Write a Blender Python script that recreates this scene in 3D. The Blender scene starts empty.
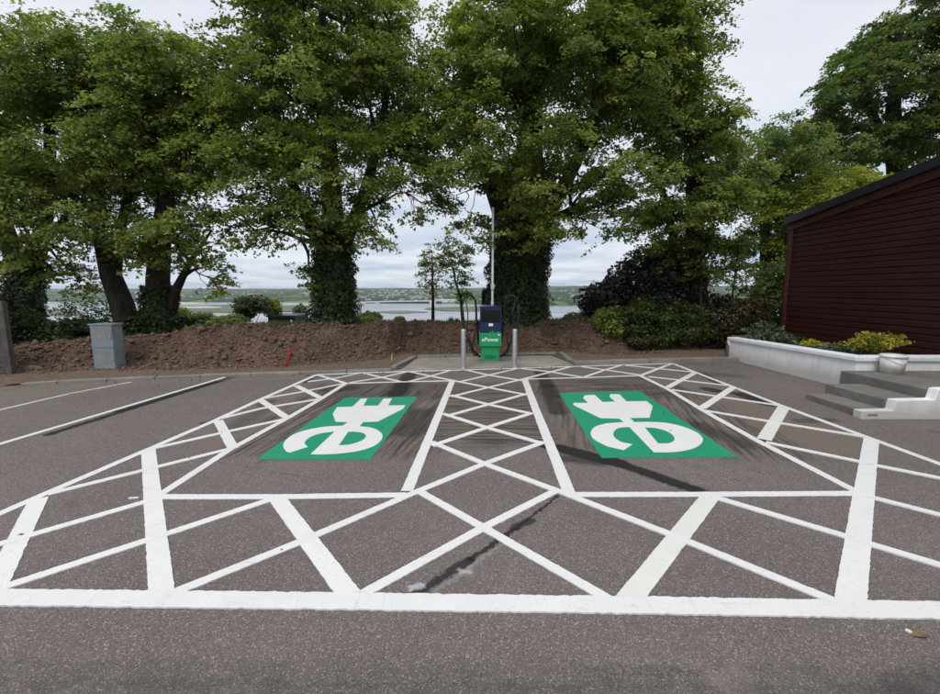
import bpy, bmesh, math, random
import numpy as np
from mathutils import Vector, Matrix

random.seed(7)
rng = np.random.default_rng(11)
R = math.radians
scene = bpy.context.scene
col = scene.collection

# ------------------------------------------------------------------ camera
F, CX, CY, EYE = 432.0, 470.0, 347.0, 2.15
PITCH = math.atan(57 / F)                       # camera looks slightly down
SLOPE = math.tan(math.atan(65 / F) - PITCH)      # the car park climbs gently away
cam_d = bpy.data.cameras.new("camera")
cam = bpy.data.objects.new("camera", cam_d)
col.objects.link(cam)
cam.location = (0, 0, EYE)
cam.rotation_euler = (math.pi / 2 - PITCH, 0, 0)
cam_d.sensor_width = 36
cam_d.lens = 36 * F / 940
cam_d.clip_start = 0.05
cam_d.clip_end = 60000
scene.camera = cam

# ------------------------------------------------------------------ light
SUN_EL, SUN_AZ = 52, 205          # azimuth clockwise from +Y (camera looks along +Y)
w = bpy.data.worlds.new("World")
scene.world = w
w.use_nodes = True
nt = w.node_tree
nt.nodes.clear()
N = nt.nodes.new
L = nt.links.new
out = N('ShaderNodeOutputWorld')
bg = N('ShaderNodeBackground')
sky = N('ShaderNodeTexSky')
sky.sky_type = 'NISHITA'
sky.sun_disc = False
sky.sun_elevation = R(SUN_EL)
sky.sun_rotation = R(SUN_AZ)
bg.inputs['Strength'].default_value = 0.1
tc = N('ShaderNodeTexCoord')
sep = N('ShaderNodeSeparateXYZ'); L(tc.outputs['Generated'], sep.inputs[0])
# project the direction on a cloud deck so that clouds shrink and flatten to the horizon
mx = N('ShaderNodeMath'); mx.operation = 'MAXIMUM'; mx.inputs[1].default_value = 0.0; L(sep.outputs[2], mx.inputs[0])
ad = N('ShaderNodeMath'); ad.operation = 'ADD'; ad.inputs[1].default_value = 0.07; L(mx.outputs[0], ad.inputs[0])
dx = N('ShaderNodeMath'); dx.operation = 'DIVIDE'; L(sep.outputs[0], dx.inputs[0]); L(ad.outputs[0], dx.inputs[1])
dy = N('ShaderNodeMath'); dy.operation = 'DIVIDE'; L(sep.outputs[1], dy.inputs[0]); L(ad.outputs[0], dy.inputs[1])
cmb = N('ShaderNodeCombineXYZ'); L(dx.outputs[0], cmb.inputs[0]); L(dy.outputs[0], cmb.inputs[1])
no = N('ShaderNodeTexNoise'); no.inputs['Scale'].default_value = 0.55; no.inputs['Detail'].default_value = 7; no.inputs['Roughness'].default_value = 0.55
L(cmb.outputs[0], no.inputs['Vector'])
# cloud colour by height: blue grey bands low, bright white overcast higher up
rampc = N('ShaderNodeValToRGB'); L(no.outputs['Fac'], rampc.inputs[0])
rampc.color_ramp.elements[0].position = 0.34; rampc.color_ramp.elements[0].color = (5.0, 6.1, 7.6, 1)
rampc.color_ramp.elements[1].position = 0.60; rampc.color_ramp.elements[1].color = (8.8, 9.2, 9.9, 1)
ramph = N('ShaderNodeValToRGB'); L(no.outputs['Fac'], ramph.inputs[0])
ramph.color_ramp.elements[0].position = 0.30; ramph.color_ramp.elements[0].color = (6.9, 7.4, 8.4, 1)
ramph.color_ramp.elements[1].position = 0.56; ramph.color_ramp.elements[1].color = (8.9, 9.2, 9.8, 1)
mr = N('ShaderNodeMapRange'); mr.inputs['From Min'].default_value = 0.1; mr.inputs['From Max'].default_value = 0.35
L(sep.outputs[2], mr.inputs['Value'])
mixc = N('ShaderNodeMixRGB'); L(mr.outputs[0], mixc.inputs[0]); L(rampc.outputs[0], mixc.inputs[1]); L(ramph.outputs[0], mixc.inputs[2])
# overcast skies brighten toward the zenith
mz = N('ShaderNodeMapRange'); mz.inputs['From Min'].default_value = 0.5; mz.inputs['From Max'].default_value = 1.0
mz.inputs['To Min'].default_value = 1.0; mz.inputs['To Max'].default_value = 2.0
L(sep.outputs[2], mz.inputs['Value'])
vm = N('ShaderNodeVectorMath'); vm.operation = 'SCALE'; L(mixc.outputs[0], vm.inputs[0]); L(mz.outputs[0], vm.inputs['Scale'])
mixs = N('ShaderNodeMixRGB'); mixs.inputs[0].default_value = 0.93
L(sky.outputs[0], mixs.inputs[1]); L(vm.outputs[0], mixs.inputs[2])
L(mixs.outputs[0], bg.inputs['Color'])
L(bg.outputs[0], out.inputs['Surface'])

sd = bpy.data.lights.new("sun", 'SUN')
sd.energy = 1.3
sd.angle = R(22)
sd.color = (1.0, 0.95, 0.87)
so = bpy.data.objects.new("sun", sd)
col.objects.link(so)
az, el = R(SUN_AZ), R(SUN_EL)
sdir = Vector((math.sin(az) * math.cos(el), math.cos(az) * math.cos(el), math.sin(el)))
so.rotation_euler = sdir.to_track_quat('Z', 'Y').to_euler()

scene.view_settings.view_transform = 'Standard'
scene.view_settings.look = 'None'
scene.view_settings.exposure = 0.0
scene.view_settings.gamma = 1.0

# ------------------------------------------------------------------ geometry of the place
def ray(px, py):
    u = (px - CX) / F; v = (CY - py) / F
    c, s = math.cos(PITCH), math.sin(PITCH)
    return u, c + v * s, v * c - s

def G(px, py, zoff=0.0):
    """surveyed ground point"""
    r = ray(px, py)
    t = (EYE - zoff) / (SLOPE * r[1] - r[2])
    return Vector((t * r[0], t * r[1], SLOPE * t * r[1] + zoff))

def W(px, py, Y):
    r = ray(px, py); t = Y / r[1]
    return Vector((t * r[0], Y, EYE + t * r[2]))

def sz(y):
    return SLOPE * y

# ------------------------------------------------------------------ helpers
def tag(o, label=None, cat=None, group=None, kind=None):
    if label: o['label'] = label
    if cat: o['category'] = cat
    if group: o['group'] = group
    if kind: o['kind'] = kind
    return o

def link(o, parent=None):
    col.objects.link(o)
    if parent is not None:
        o.parent = parent
    return o

def empty(name, loc=(0, 0, 0), rz=0):
    o = bpy.data.objects.new(name, None)
    col.objects.link(o)
    o.location = loc; o.rotation_euler = (0, 0, rz)
    o.empty_display_size = 0.2
    return o

def mesh_np(name, V, Fq, m=None, parent=None, smooth=False, attrs=None):
    """V (n,3), Fq (m,k) uniform faces"""
    V = np.asarray(V, dtype=np.float32); Fq = np.asarray(Fq, dtype=np.int32)
    me = bpy.data.meshes.new(name)
    k = Fq.shape[1]
    me.vertices.add(len(V)); me.vertices.foreach_set('co', V.ravel())
    me.loops.add(Fq.size); me.loops.foreach_set('vertex_index', Fq.ravel())
    me.polygons.add(len(Fq))
    me.polygons.foreach_set('loop_start', np.arange(0, Fq.size, k, dtype=np.int32))
    me.polygons.foreach_set('loop_total', np.full(len(Fq), k, dtype=np.int32))
    if smooth:
        me.polygons.foreach_set('use_smooth', np.ones(len(Fq), dtype=bool))
    me.update(calc_edges=True)
    if attrs:
        for an, av in attrs.items():
            a = me.attributes.new(an, 'FLOAT', 'FACE')
            a.data.foreach_set('value', np.asarray(av, dtype=np.float32))
    if m: me.materials.append(m)
    o = bpy.data.objects.new(name, me)
    return link(o, parent)

class MB:
    """collects shapes, then links them as one mesh object"""
    def __init__(s): s.v = []; s.f = []; s.sm = []
    def add(s, vs, fs, smooth=False):
        b = len(s.v)
        s.v += [tuple(p) for p in vs]
        s.f += [tuple(i + b for i in f) for f in fs]
        s.sm += [smooth] * len(fs)
        return s
    def box(s, x0, x1, y0, y1, z0, z1):
        vs = [(x, y, z) for z in (z0, z1) for y in (y0, y1) for x in (x0, x1)]
        return s.add(vs, [(0, 2, 3, 1), (4, 5, 7, 6), (0, 1, 5, 4), (1, 3, 7, 5), (3, 2, 6, 7), (2, 0, 4, 6)])
    def prism(s, poly, z0, z1):
        """poly list of (x,y) ccw; z0, z1 numbers or functions of (x,y)"""
        n = len(poly)
        a = lambda z, p: z(p[0], p[1]) if callable(z) else z
        vs = [(p[0], p[1], a(z0, p)) for p in poly] + [(p[0], p[1], a(z1, p)) for p in poly]
        fs = [tuple(range(n))[::-1], tuple(range(n, 2 * n))]
        fs += [(i, (i + 1) % n, n + (i + 1) % n, n + i) for i in range(n)]
        return s.add(vs, fs)
    def tube(s, pts, rad, n=8, cap=True):
        pts = [Vector(p) for p in pts]
        if not hasattr(rad, '__len__'): rad = [rad] * len(pts)
        vs = []; prev = None
        for i, p in enumerate(pts):
            d = (pts[min(i + 1, len(pts) - 1)] - pts[max(i - 1, 0)]).normalized()
            if prev is None:
                a = d.orthogonal().normalized()
            else:
                a = (prev - d * prev.dot(d)).normalized()
            prev = a
            b = d.cross(a)
            for k in range(n):
                t = 2 * math.pi * k / n
                vs.append(p + (a * math.cos(t) + b * math.sin(t)) * rad[i])
        fs = []
        for i in range(len(pts) - 1):
            for k in range(n):
                fs.append((i * n + k, i * n + (k + 1) % n, (i + 1) * n + (k + 1) % n, (i + 1) * n + k))
        if cap:
            fs += [tuple(range(n))[::-1], tuple(range((len(pts) - 1) * n, len(pts) * n))]
        return s.add(vs, fs, True)
    def lathe(s, prof, n=24, at=(0, 0, 0)):
        vs = []
        for r, z in prof:
            for k in range(n):
                t = 2 * math.pi * k / n
                vs.append((at[0] + r * math.cos(t), at[1] + r * math.sin(t), at[2] + z))
        fs = []
        for i in range(len(prof) - 1):
            for k in range(n):
                fs.append((i * n + k, i * n + (k + 1) % n, (i + 1) * n + (k + 1) % n, (i + 1) * n + k))
        return s.add(vs, fs, True)
    def build(s, name, m=None, parent=None, bevel=0):
        me = bpy.data.meshes.new(name)
        me.from_pydata([tuple(map(float, p)) for p in s.v], [], s.f)
        me.polygons.foreach_set('use_smooth', s.sm)
        me.update()
        if bevel:
            b = bmesh.new(); b.from_mesh(me)
            bmesh.ops.remove_doubles(b, verts=b.verts, dist=1e-5)
            es = [e for e in b.edges if len(e.link_faces) == 2 and e.calc_face_angle(0) > 0.7]
            bmesh.ops.bevel(b, geom=es, offset=bevel, segments=2, profile=0.6, affect='EDGES', clamp_overlap=True)
            b.to_mesh(me); b.free()
        if m: me.materials.append(m)
        o = bpy.data.objects.new(name, me)
        return link(o, parent)

# value noise on arrays
_perm = np.random.default_rng(5).random((64, 64, 16)).astype(np.float32)
def vnoise(x, y, z=0.0):
    x = np.asarray(x, dtype=np.float64); y = np.asarray(y, dtype=np.float64); z = np.zeros_like(x) + z
    xi = np.floor(x).astype(int); yi = np.floor(y).astype(int); zi = np.floor(z).astype(int)
    fx = x - xi; fy = y - yi; fz = z - zi
    fx = fx * fx * (3 - 2 * fx); fy = fy * fy * (3 - 2 * fy); fz = fz * fz * (3 - 2 * fz)
    g = lambda a, b, c: _perm[(xi + a) % 64, (yi + b) % 64, (zi + c) % 16]
    def pl(c):
        return (g(0, 0, c) * (1 - fx) + g(1, 0, c) * fx) * (1 - fy) + (g(0, 1, c) * (1 - fx) + g(1, 1, c) * fx) * fy
    return pl(0) * (1 - fz) + pl(1) * fz - 0.5
def fbm(x, y, o=4, z=0.0):
    a = 0; s = 1.0
    for i in range(o):
        a = a + vnoise(np.asarray(x) * 2 ** i + 17.3 * i, np.asarray(y) * 2 ** i + 5.1 * i, z + 3.3 * i) * s
        s *= 0.5
    return a

# ------------------------------------------------------------------ materials
class NT:
    def __init__(s, name):
        s.m = bpy.data.materials.new(name); s.m.use_nodes = True
        s.t = s.m.node_tree; s.t.nodes.clear()
        s.out = s.n('ShaderNodeOutputMaterial')
    def n(s, t, **k):
        x = s.t.nodes.new(t)
        for a, b in k.items(): setattr(x, a, b)
        return x
    def l(s, a, b): s.t.links.new(a, b)
    def val(s, sock, v):
        if isinstance(v, bpy.types.NodeSocket): s.l(v, sock)
        else: sock.default_value = v
    def math(s, op, a, b=0.0, c=0.0, clamp=False):
        x = s.n('ShaderNodeMath', operation=op); x.use_clamp = clamp
        s.val(x.inputs[0], a); s.val(x.inputs[1], b)
        if op in ('MULTIPLY_ADD', 'SMOOTH_MIN', 'WRAP'): s.val(x.inputs[2], c)
        return x.outputs[0]
    def vmath(s, op, a, b=(0, 0, 0), sc=None):
        x = s.n('ShaderNodeVectorMath', operation=op)
        s.val(x.inputs[0], a)
        if op != 'LENGTH' and op != 'SCALE': s.val(x.inputs[1], b)
        if sc is not None: s.val(x.inputs['Scale'], sc)
        return x.outputs['Value'] if op in ('LENGTH', 'DOT_PRODUCT') else x.outputs['Vector']
    def obj(s): return s.n('ShaderNodeTexCoord').outputs['Object']
    def noise(s, vec, scale, detail=4, rough=0.55, dist=0.0):
        x = s.n('ShaderNodeTexNoise'); s.l(vec, x.inputs['Vector'])
        x.inputs['Scale'].default_value = scale; x.inputs['Detail'].default_value = detail
        x.inputs['Roughness'].default_value = rough; x.inputs['Distortion'].default_value = dist
        return x
    def voro(s, vec, scale, feature='F1'):
        x = s.n('ShaderNodeTexVoronoi', feature=feature); s.l(vec, x.inputs['Vector'])
        x.inputs['Scale'].default_value = scale
        return x
    def rng(s, v, a, b, c=0.0, d=1.0, smooth=False):
        x = s.n('ShaderNodeMapRange'); s.val(x.inputs['Value'], v)
        if smooth: x.interpolation_type = 'SMOOTHSTEP'
        x.inputs['From Min'].default_value = a; x.inputs['From Max'].default_value = b
        x.inputs['To Min'].default_value = c; x.inputs['To Max'].default_value = d
        return x.outputs[0]
    def mix(s, f, a, b, mode='MIX'):
        x = s.n('ShaderNodeMixRGB', blend_type=mode)
        s.val(x.inputs[0], f)
        for i, v in ((1, a), (2, b)):
            if isinstance(v, bpy.types.NodeSocket): s.l(v, x.inputs[i])
            else: x.inputs[i].default_value = (*v, 1) if len(v) == 3 else v
        return x.outputs[0]
    def scale(s, vec, sc):
        x = s.n('ShaderNodeMapping'); s.l(vec, x.inputs[0]); x.inputs['Scale'].default_value = sc
        return x.outputs[0]
    def bump(s, h, strength=0.3, dist=0.01):
        x = s.n('ShaderNodeBump'); s.l(h, x.inputs['Height'])
        x.inputs['Strength'].default_value = strength; x.inputs['Distance'].default_value = dist
        return x.outputs[0]
    def pbr(s, color, rough=0.8, metal=0.0, normal=None, spec=0.4):
        p = s.n('ShaderNodeBsdfPrincipled')
        if isinstance(color, bpy.types.NodeSocket): s.l(color, p.inputs['Base Color'])
        else: p.inputs['Base Color'].default_value = (*color, 1)
        s.val(p.inputs['Roughness'], rough)
        p.inputs['Metallic'].default_value = metal
        p.inputs['Specular IOR Level'].default_value = spec
        if normal is not None: s.l(normal, p.inputs['Normal'])
        s.l(p.outputs[0], s.out.inputs['Surface'])
        return p

def simple(name, c, rough=0.6, metal=0.0, var=0.12, scale=6.0, bump=0.1, bs=60, spec=0.4, dirt=0.0, dirtc=(0.09, 0.07, 0.05)):
    t = NT(name); v = t.obj()
    n1 = t.noise(v, scale, 5).outputs['Fac']
    f = t.rng(n1, 0.3, 0.7)
    a = tuple(x * (1 - var) for x in c); b = tuple(min(x * (1 + var), 1) for x in c)
    cc = t.mix(f, a, b)
    if dirt:
        n3 = t.rng(t.noise(v, scale * 0.7, 6, 0.65, 0.4).outputs['Fac'], 0.5, 0.75, 0, dirt)
        cc = t.mix(n3, cc, dirtc)
    n2 = t.noise(v, bs, 3).outputs['Fac']
    t.pbr(cc, rough, metal, t.bump(n2, bump, 0.01), spec)
    return t.m

def seg_mask(t, P, a, b, wid, soft):
    """1 inside a stroke from a to b (flat distances), fading over soft"""
    ba = Vector((b[0] - a[0], b[1] - a[1], 0)); L2 = ba.length_squared
    pa = t.vmath('SUBTRACT', P, (a[0], a[1], 0))
    h = t.math('DIVIDE', t.vmath('DOT_PRODUCT', pa, tuple(ba)), L2, clamp=True)
    q = t.vmath('SCALE', tuple(ba), sc=h)
    d = t.vmath('LENGTH', t.vmath('SUBTRACT', pa, q))
    return t.rng(d, wid, wid + soft, 1, 0, True)

def mat_asphalt():
    t = NT('asphalt'); v = t.obj()
    P = t.vmath('MULTIPLY', v, (1, 1, 0))
    big = t.noise(P, 0.5, 4).outputs['Fac']
    mid = t.noise(P, 5.0, 5, 0.6).outputs['Fac']
    fine = t.noise(P, 110, 3, 0.7).outputs['Fac']
    agg = t.voro(P, 130)
    aggc = t.n('ShaderNodeSeparateColor'); t.l(agg.outputs['Color'], aggc.inputs[0])
    base = t.mix(t.rng(big, 0.3, 0.7), (0.150, 0.126, 0.114), (0.205, 0.172, 0.155))
    base = t.mix(t.rng(mid, 0.35, 0.65, 0, 0.4), base, (0.140, 0.118, 0.110))
    base = t.mix(t.rng(fine, 0.42, 0.62, 0.0, 0.7), base, (0.060, 0.050, 0.048))
    spk = t.rng(aggc.outputs[0], 0.80, 0.99, 0, 0.72)
    base = t.mix(spk, base, (0.40, 0.34, 0.31))
    dk = t.rng(aggc.outputs[1], 0.80, 0.95, 0, 0.55)
    base = t.mix(dk, base, (0.04, 0.036, 0.035))
    # distorted coordinates for ragged stains
    nd = t.noise(P, 2.2, 5, 0.6)
    off = t.vmath('SCALE', t.vmath('SUBTRACT', nd.outputs['Color'], (0.5, 0.5, 0.5)), sc=0.5)
    PD = t.vmath('ADD', P, t.vmath('MULTIPLY', off, (1, 1, 0)))
    nd2 = t.noise(P, 14, 6, 0.7)
    off2 = t.vmath('SCALE', t.vmath('SUBTRACT', nd2.outputs['Color'], (0.5, 0.5, 0.5)), sc=0.13)
    PS = t.vmath('ADD', P, t.vmath('MULTIPLY', off2, (1, 1, 0)))
    s3 = t.n('ShaderNodeSeparateXYZ'); t.l(PD, s3.inputs[0]); X, Y = s3.outputs[0], s3.outputs[1]
    def boxm(x0, x1, y0, y1, sx=0.35, sy=0.5):
        a = t.rng(X, x0, x0 + sx, smooth=True); b = t.rng(X, x1 - sx, x1, 1, 0, True)
        c = t.rng(Y, y0, y0 + sy, smooth=True); d = t.rng(Y, y1 - sy, y1, 1, 0, True)
        return t.math('MULTIPLY', t.math('MULTIPLY', a, b), t.math('MULTIPLY', c, d))
    # brushed scrub marks: streak noise along X and along Y
    warp = t.vmath('ADD', P, t.vmath('SCALE', t.vmath('SUBTRACT', t.noise(P, 0.7, 2).outputs['Color'], (0.5, 0.5, 0.5)), sc=0.14))
    stx = t.rng(t.noise(t.scale(warp, (0.9, 17, 1)), 1.0, 7, 0.7).outputs['Fac'], 0.44, 0.58)
    rot = t.n('ShaderNodeMapping'); t.l(warp, rot.inputs[0]); rot.inputs['Rotation'].default_value = (0, 0, R(12)); 
    sty = t.rng(t.noise(t.scale(rot.outputs[0], (16, 0.8, 1)), 1.0, 7, 0.7).outputs['Fac'], 0.44, 0.60)
    brown = (0.125, 0.100, 0.078); dark = (0.030, 0.026, 0.024)
    # pale brown bleaching first
    for bx in (boxm(-3.9, -0.3, 5.1, 9.6), boxm(-0.6, 1.4, 5.6, 9.6), boxm(1.1, 5.6, 5.0, 10.6)):
        base = t.mix(t.math('MULTIPLY', bx, 0.6), base, t.mix(t.rng(fine, 0.4, 0.65), (0.205, 0.158, 0.125), (0.105, 0.080, 0.063)))
    mL = t.math('MULTIPLY', boxm(-3.4, -0.35, 4.9, 9.3), sty)
    mLt = t.math('MULTIPLY', boxm(-3.0, -0.4, 7.6, 9.5), 0.55)
    mC = t.math('MULTIPLY', boxm(-0.75, 1.4, 5.2, 9.4), stx)
    mR = t.math('MULTIPLY', boxm(1.2, 4.2, 7.6, 10.0), stx)
    mR2 = t.math('MULTIPLY', boxm(3.0, 4.6, 4.8, 9.3), sty)
    mR3 = t.math('MULTIPLY', boxm(1.1, 1.9, 5.0, 9.6), sty)
    for mm, k in ((mL, .92), (mLt, .55), (mC, .88), (mR, .92), (mR2, .85), (mR3, .7)):
        base = t.mix(t.math('MULTIPLY', mm, k), base, dark)
    g = lambda x, y: tuple(G(x, y)[:2])
    tar = (0.012, 0.011, 0.011)
    strokes = [  # px a, px b, half width, softness, strength
        ((550, 446), (618, 463), .11, .05, .97), ((618, 463), (696, 490), .075, .05, .95), ((560, 458), (600, 462), .05, .12, .7),
        ((412, 597), (470, 560), .026, .04, .85), ((470, 560), (520, 525), .014, .02, .9), ((520, 525), (558, 496), .008, .012, .9),
        ((514, 528), (530, 520), .03, .03, .8),
        ((410, 374), (396, 394), .13, .08, .85), ((404, 382), (388, 402), .10, .22, .6), ((402, 410), (372, 428), .12, .3, .45), ((425, 412), (408, 432), .12, .2, .6),
        ((540, 372), (548, 386), .09, .12, .8), ((548, 386), (558, 412), .10, .14, .75),
        ((50, 434), (225, 379.5), .05, .05, .95), ((120, 410), (232, 377), .09, .06, .9),
        ((708, 389), (722, 392), .10, .12, .85), ((740, 394), (768, 404), .10, .12, .9), ((702, 374), (722, 384), .07, .08, .85), ((800, 421), (830, 420), .05, .12, .5),
        ((304, 382), (315, 376), .05, .05, .9), ((205, 423), (214, 421), .05, .05, .8), ((262, 405), (272, 401), .06, .08, .5),
        ((640, 402), (700, 434), .05, .25, .5), ((700, 425), (745, 445), .05, .2, .6),
        ((230, 430), (262, 410), .05, .25, .4), ((330, 390), (350, 388), .1, .2, .6), ((690, 372), (735, 376), .1, .3, .35),
    ]
    for a, b, wd, sf, st in strokes:
        base = t.mix(t.math('MULTIPLY', seg_mask(t, PS, g(*a), g(*b), wd, sf), st), base, tar)
    for a, b, wd, sf, st in (((420, 599), (470, 567), .012, .03, .22), ((470, 567), (500, 546), .008, .02, .2), ((412, 588), (421, 586), .02, .03, .8), ((461, 571), (468, 572), .015, .03, .6)):
        base = t.mix(t.math('MULTIPLY', seg_mask(t, PS, g(*a), g(*b), wd, sf), t.rng(fine, .35, .6, st * .3, st)), base, (0.55, 0.55, 0.58))
    # pale dust near the kerb on the left and dirt along the edge
    for a, b, wd, sf, st in (((-60, 400), (130, 380), .4, 1.0, .55), ((130, 381), (390, 373), .12, .35, .45), ((820, 694), (1000, 640), .1, .5, .0)):
        if st: base = t.mix(t.math('MULTIPLY', seg_mask(t, PD, g(*a), g(*b), wd, sf), t.rng(mid, .3, .7, st * .4, st)), base, (0.20, 0.165, 0.13))
    # darker band nearest the viewer with faint tyre tracks
    for a, b, wd, sf, st in (((-300, 668), (1200, 684), .03, .10, .32), ((-300, 684), (1200, 697), .02, .06, .4), ((870, 700), (1000, 655), .03, .12, .45)):
        base = t.mix(t.math('MULTIPLY', seg_mask(t, PS, g(*a), g(*b), wd, sf), t.rng(mid, .35, .65, st * .3, st)), base, (0.04, 0.035, 0.033))
    ck = t.voro(t.vmath('ADD', P, t.vmath('SCALE', t.vmath('SUBTRACT', nd2.outputs['Color'], (0.5, 0.5, 0.5)), sc=0.25)), 0.33, 'DISTANCE_TO_EDGE')
    ckm = t.math('MULTIPLY', t.rng(ck.outputs['Distance'], 0.0, 0.004, 1, 0), t.rng(big, .48, .6, 0, .55))
    base = t.mix(ckm, base, (0.04, 0.035, 0.033))
    oil = t.noise(P, 1.7, 3, 0.5).outputs['Fac']
    base = t.mix(t.rng(oil, 0.66, 0.74, 0, 0.4), base, (0.055, 0.048, 0.046))
    base = t.mix(t.rng(oil, 0.34, 0.26, 0, 0.3), base, (0.25, 0.215, 0.19))
    h = t.math('ADD', t.math('MULTIPLY', agg.outputs['Distance'], -0.7), fine)
    t.pbr(base, 0.86, 0, t.bump(h, 0.75, 0.006), 0.3)
    return t.m

def mat_paint(name, c, wear=0.25):
    t = NT(name); v = t.obj()
    n1 = t.rng(t.noise(v, 3.0, 6, 0.6).outputs['Fac'], 0.35, 0.7)
    cc = t.mix(t.math('MULTIPLY', n1, wear), c, tuple(x * 0.78 for x in c))
    sc = t.rng(t.noise(t.scale(v, (14, 1.2, 1)), 1.5, 4, 0.6, 0.6).outputs['Fac'], 0.62, 0.72, 0, wear)
    cc = t.mix(sc, cc, tuple(x * 0.6 for x in c))
    oi = t.n('ShaderNodeObjectInfo')
    cc = t.mix(t.math('MULTIPLY', oi.outputs['Random'], .16), cc, tuple(x * 0.72 for x in c))
    scf = t.noise(t.scale(v, (1.3, 9, 1)), 1.1, 6, 0.7, 0.4).outputs['Fac']
    cc = t.mix(t.rng(scf, 0.60, 0.74, 0, wear * 1.3), cc, (0.17, 0.155, 0.14))
    thin_ = t.noise(v, 24, 5, 0.75).outputs['Fac']
    cc = t.mix(t.rng(thin_, 0.60, 0.72, 0, wear * 1.8), cc, (0.30, 0.28, 0.26))
    pit = t.noise(v, 90, 3, 0.65).outputs['Fac']
    cc = t.mix(t.rng(pit, 0.62, 0.76, 0, 0.8), cc, (0.20, 0.185, 0.17))
    t.pbr(cc, 0.62, 0, t.bump(pit, 0.35, 0.004), 0.35)
    return t.m

def mat_leaf(name, c1, c2, c3=None, trans=0.45):
    t = NT(name)
    a = t.n('ShaderNodeAttribute'); a.attribute_name = 'tint'
    r = t.n('ShaderNodeValToRGB'); t.l(a.outputs['Fac'], r.inputs[0])
    r.color_ramp.elements[0].color = (*c1, 1); r.color_ramp.elements[1].color = (*c2, 1)
    r.color_ramp.elements[0].position = 0.15; r.color_ramp.elements[1].position = 0.85
    if c3:
        e = r.color_ramp.elements.new(0.97); e.color = (*c3, 1)
    p = t.n('ShaderNodeBsdfPrincipled'); t.l(r.outputs[0], p.inputs['Base Color'])
    p.inputs['Roughness'].default_value = 0.5; p.inputs['Specular IOR Level'].default_value = 0.35
    tr = t.n('ShaderNodeBsdfTranslucent')
    tcx = t.mix(1.0, r.outputs[0], (1.3, 1.5, 0.7), 'MULTIPLY'); t.l(tcx, tr.inputs['Color'])
    mx_ = t.n('ShaderNodeMixShader'); mx_.inputs[0].default_value = trans
    t.l(p.outputs[0], mx_.inputs[1]); t.l(tr.outputs[0], mx_.inputs[2])
    t.l(mx_.outputs[0], t.out.inputs['Surface'])
    return t.m

def mat_bark():
    t = NT('bark'); v = t.obj()
    n1 = t.noise(t.scale(v, (7, 7, 1.4)), 2.0, 6, 0.65)
    cc = t.mix(t.rng(n1.outputs['Fac'], 0.35, 0.65), (0.016, 0.013, 0.011), (0.056, 0.046, 0.038))
    n2 = t.noise(v, 3, 4).outputs['Fac']
    cc = t.mix(t.rng(n2, 0.55, 0.7, 0, 0.5), cc, (0.05, 0.06, 0.028))
    t.pbr(cc, 0.92, 0, t.bump(n1.outputs['Fac'], 0.9, 0.04), 0.2)
    return t.m

def mat_soil():
    t = NT('soil'); v = t.obj()
    n1 = t.noise(v, 1.6, 6, 0.6).outputs['Fac']
    n2 = t.noise(v, 16, 6, 0.7).outputs['Fac']
    n3 = t.voro(v, 9, 'F1')
    cc = t.mix(t.rng(n1, 0.35, 0.65), (0.120, 0.076, 0.056), (0.235, 0.155, 0.116))
    cc = t.mix(t.rng(n2, 0.42, 0.62, 0, 0.75), cc, (0.036, 0.024, 0.019))
    cc = t.mix(t.rng(n2, 0.60, 0.72, 0, 0.6), cc, (0.24, 0.175, 0.135))
    h = t.math('ADD', n2, t.math('MULTIPLY', n3.outputs['Distance'], -0.5))
    # trodden level soil dries paler than the cut face
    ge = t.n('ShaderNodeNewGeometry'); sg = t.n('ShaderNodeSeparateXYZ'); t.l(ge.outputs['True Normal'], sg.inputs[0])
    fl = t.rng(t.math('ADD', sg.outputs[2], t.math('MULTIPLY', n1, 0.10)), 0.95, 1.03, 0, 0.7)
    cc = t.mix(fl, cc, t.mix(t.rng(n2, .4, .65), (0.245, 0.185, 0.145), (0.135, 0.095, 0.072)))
    t.pbr(cc, 0.95, 0, t.bump(h, 0.9, 0.06), 0.15)
    return t.m

def mat_concrete(name, c=(0.30, 0.285, 0.26), stain=0.5):
    t = NT(name); v = t.obj()
    n1 = t.noise(v, 1.3, 6, 0.65).outputs['Fac']; n2 = t.noise(v, 40, 4, 0.7).outputs['Fac']
    cc = t.mix(t.rng(n1, 0.3, 0.7), tuple(x * 0.68 for x in c), tuple(x * 1.15 for x in c))
    cc = t.mix(t.rng(t.noise(v, 5, 6, 0.7, 0.6).outputs['Fac'], 0.52, 0.72, 0, stain), cc, (0.11, 0.10, 0.088))
    cc = t.mix(t.rng(n2, 0.55, 0.75, 0, 0.5), cc, (0.10, 0.09, 0.08))
    t.pbr(cc, 0.9, 0, t.bump(n2, 0.45, 0.008), 0.25)
    return t.m

def mat_render_white():
    t = NT('white_masonry_paint'); v = t.obj()
    n1 = t.noise(v, 1.8, 6, 0.65).outputs['Fac']; n2 = t.noise(v, 55, 4, 0.7).outputs['Fac']
    s = t.n('ShaderNodeSeparateXYZ'); t.l(v, s.inputs[0])
    cc = t.mix(t.rng(n1, 0.35, 0.7), (0.76, 0.77, 0.78), (0.86, 0.87, 0.88))
    vert = t.noise(t.scale(v, (5, 5, 0.5)), 1.6, 6, 0.7).outputs['Fac']
    cc = t.mix(t.rng(vert, 0.52, 0.70, 0, 0.35), cc, (0.42, 0.40, 0.37))
    low = t.rng(t.math('ADD', s.outputs[2], t.math('MULTIPLY', n1, 0.25)), 0.22, 0.50, 0.6, 0)
    cc = t.mix(low, cc, (0.34, 0.30, 0.26))
    t.pbr(cc, 0.8, 0, t.bump(n2, 0.5, 0.008), 0.3)
    return t.m

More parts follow.
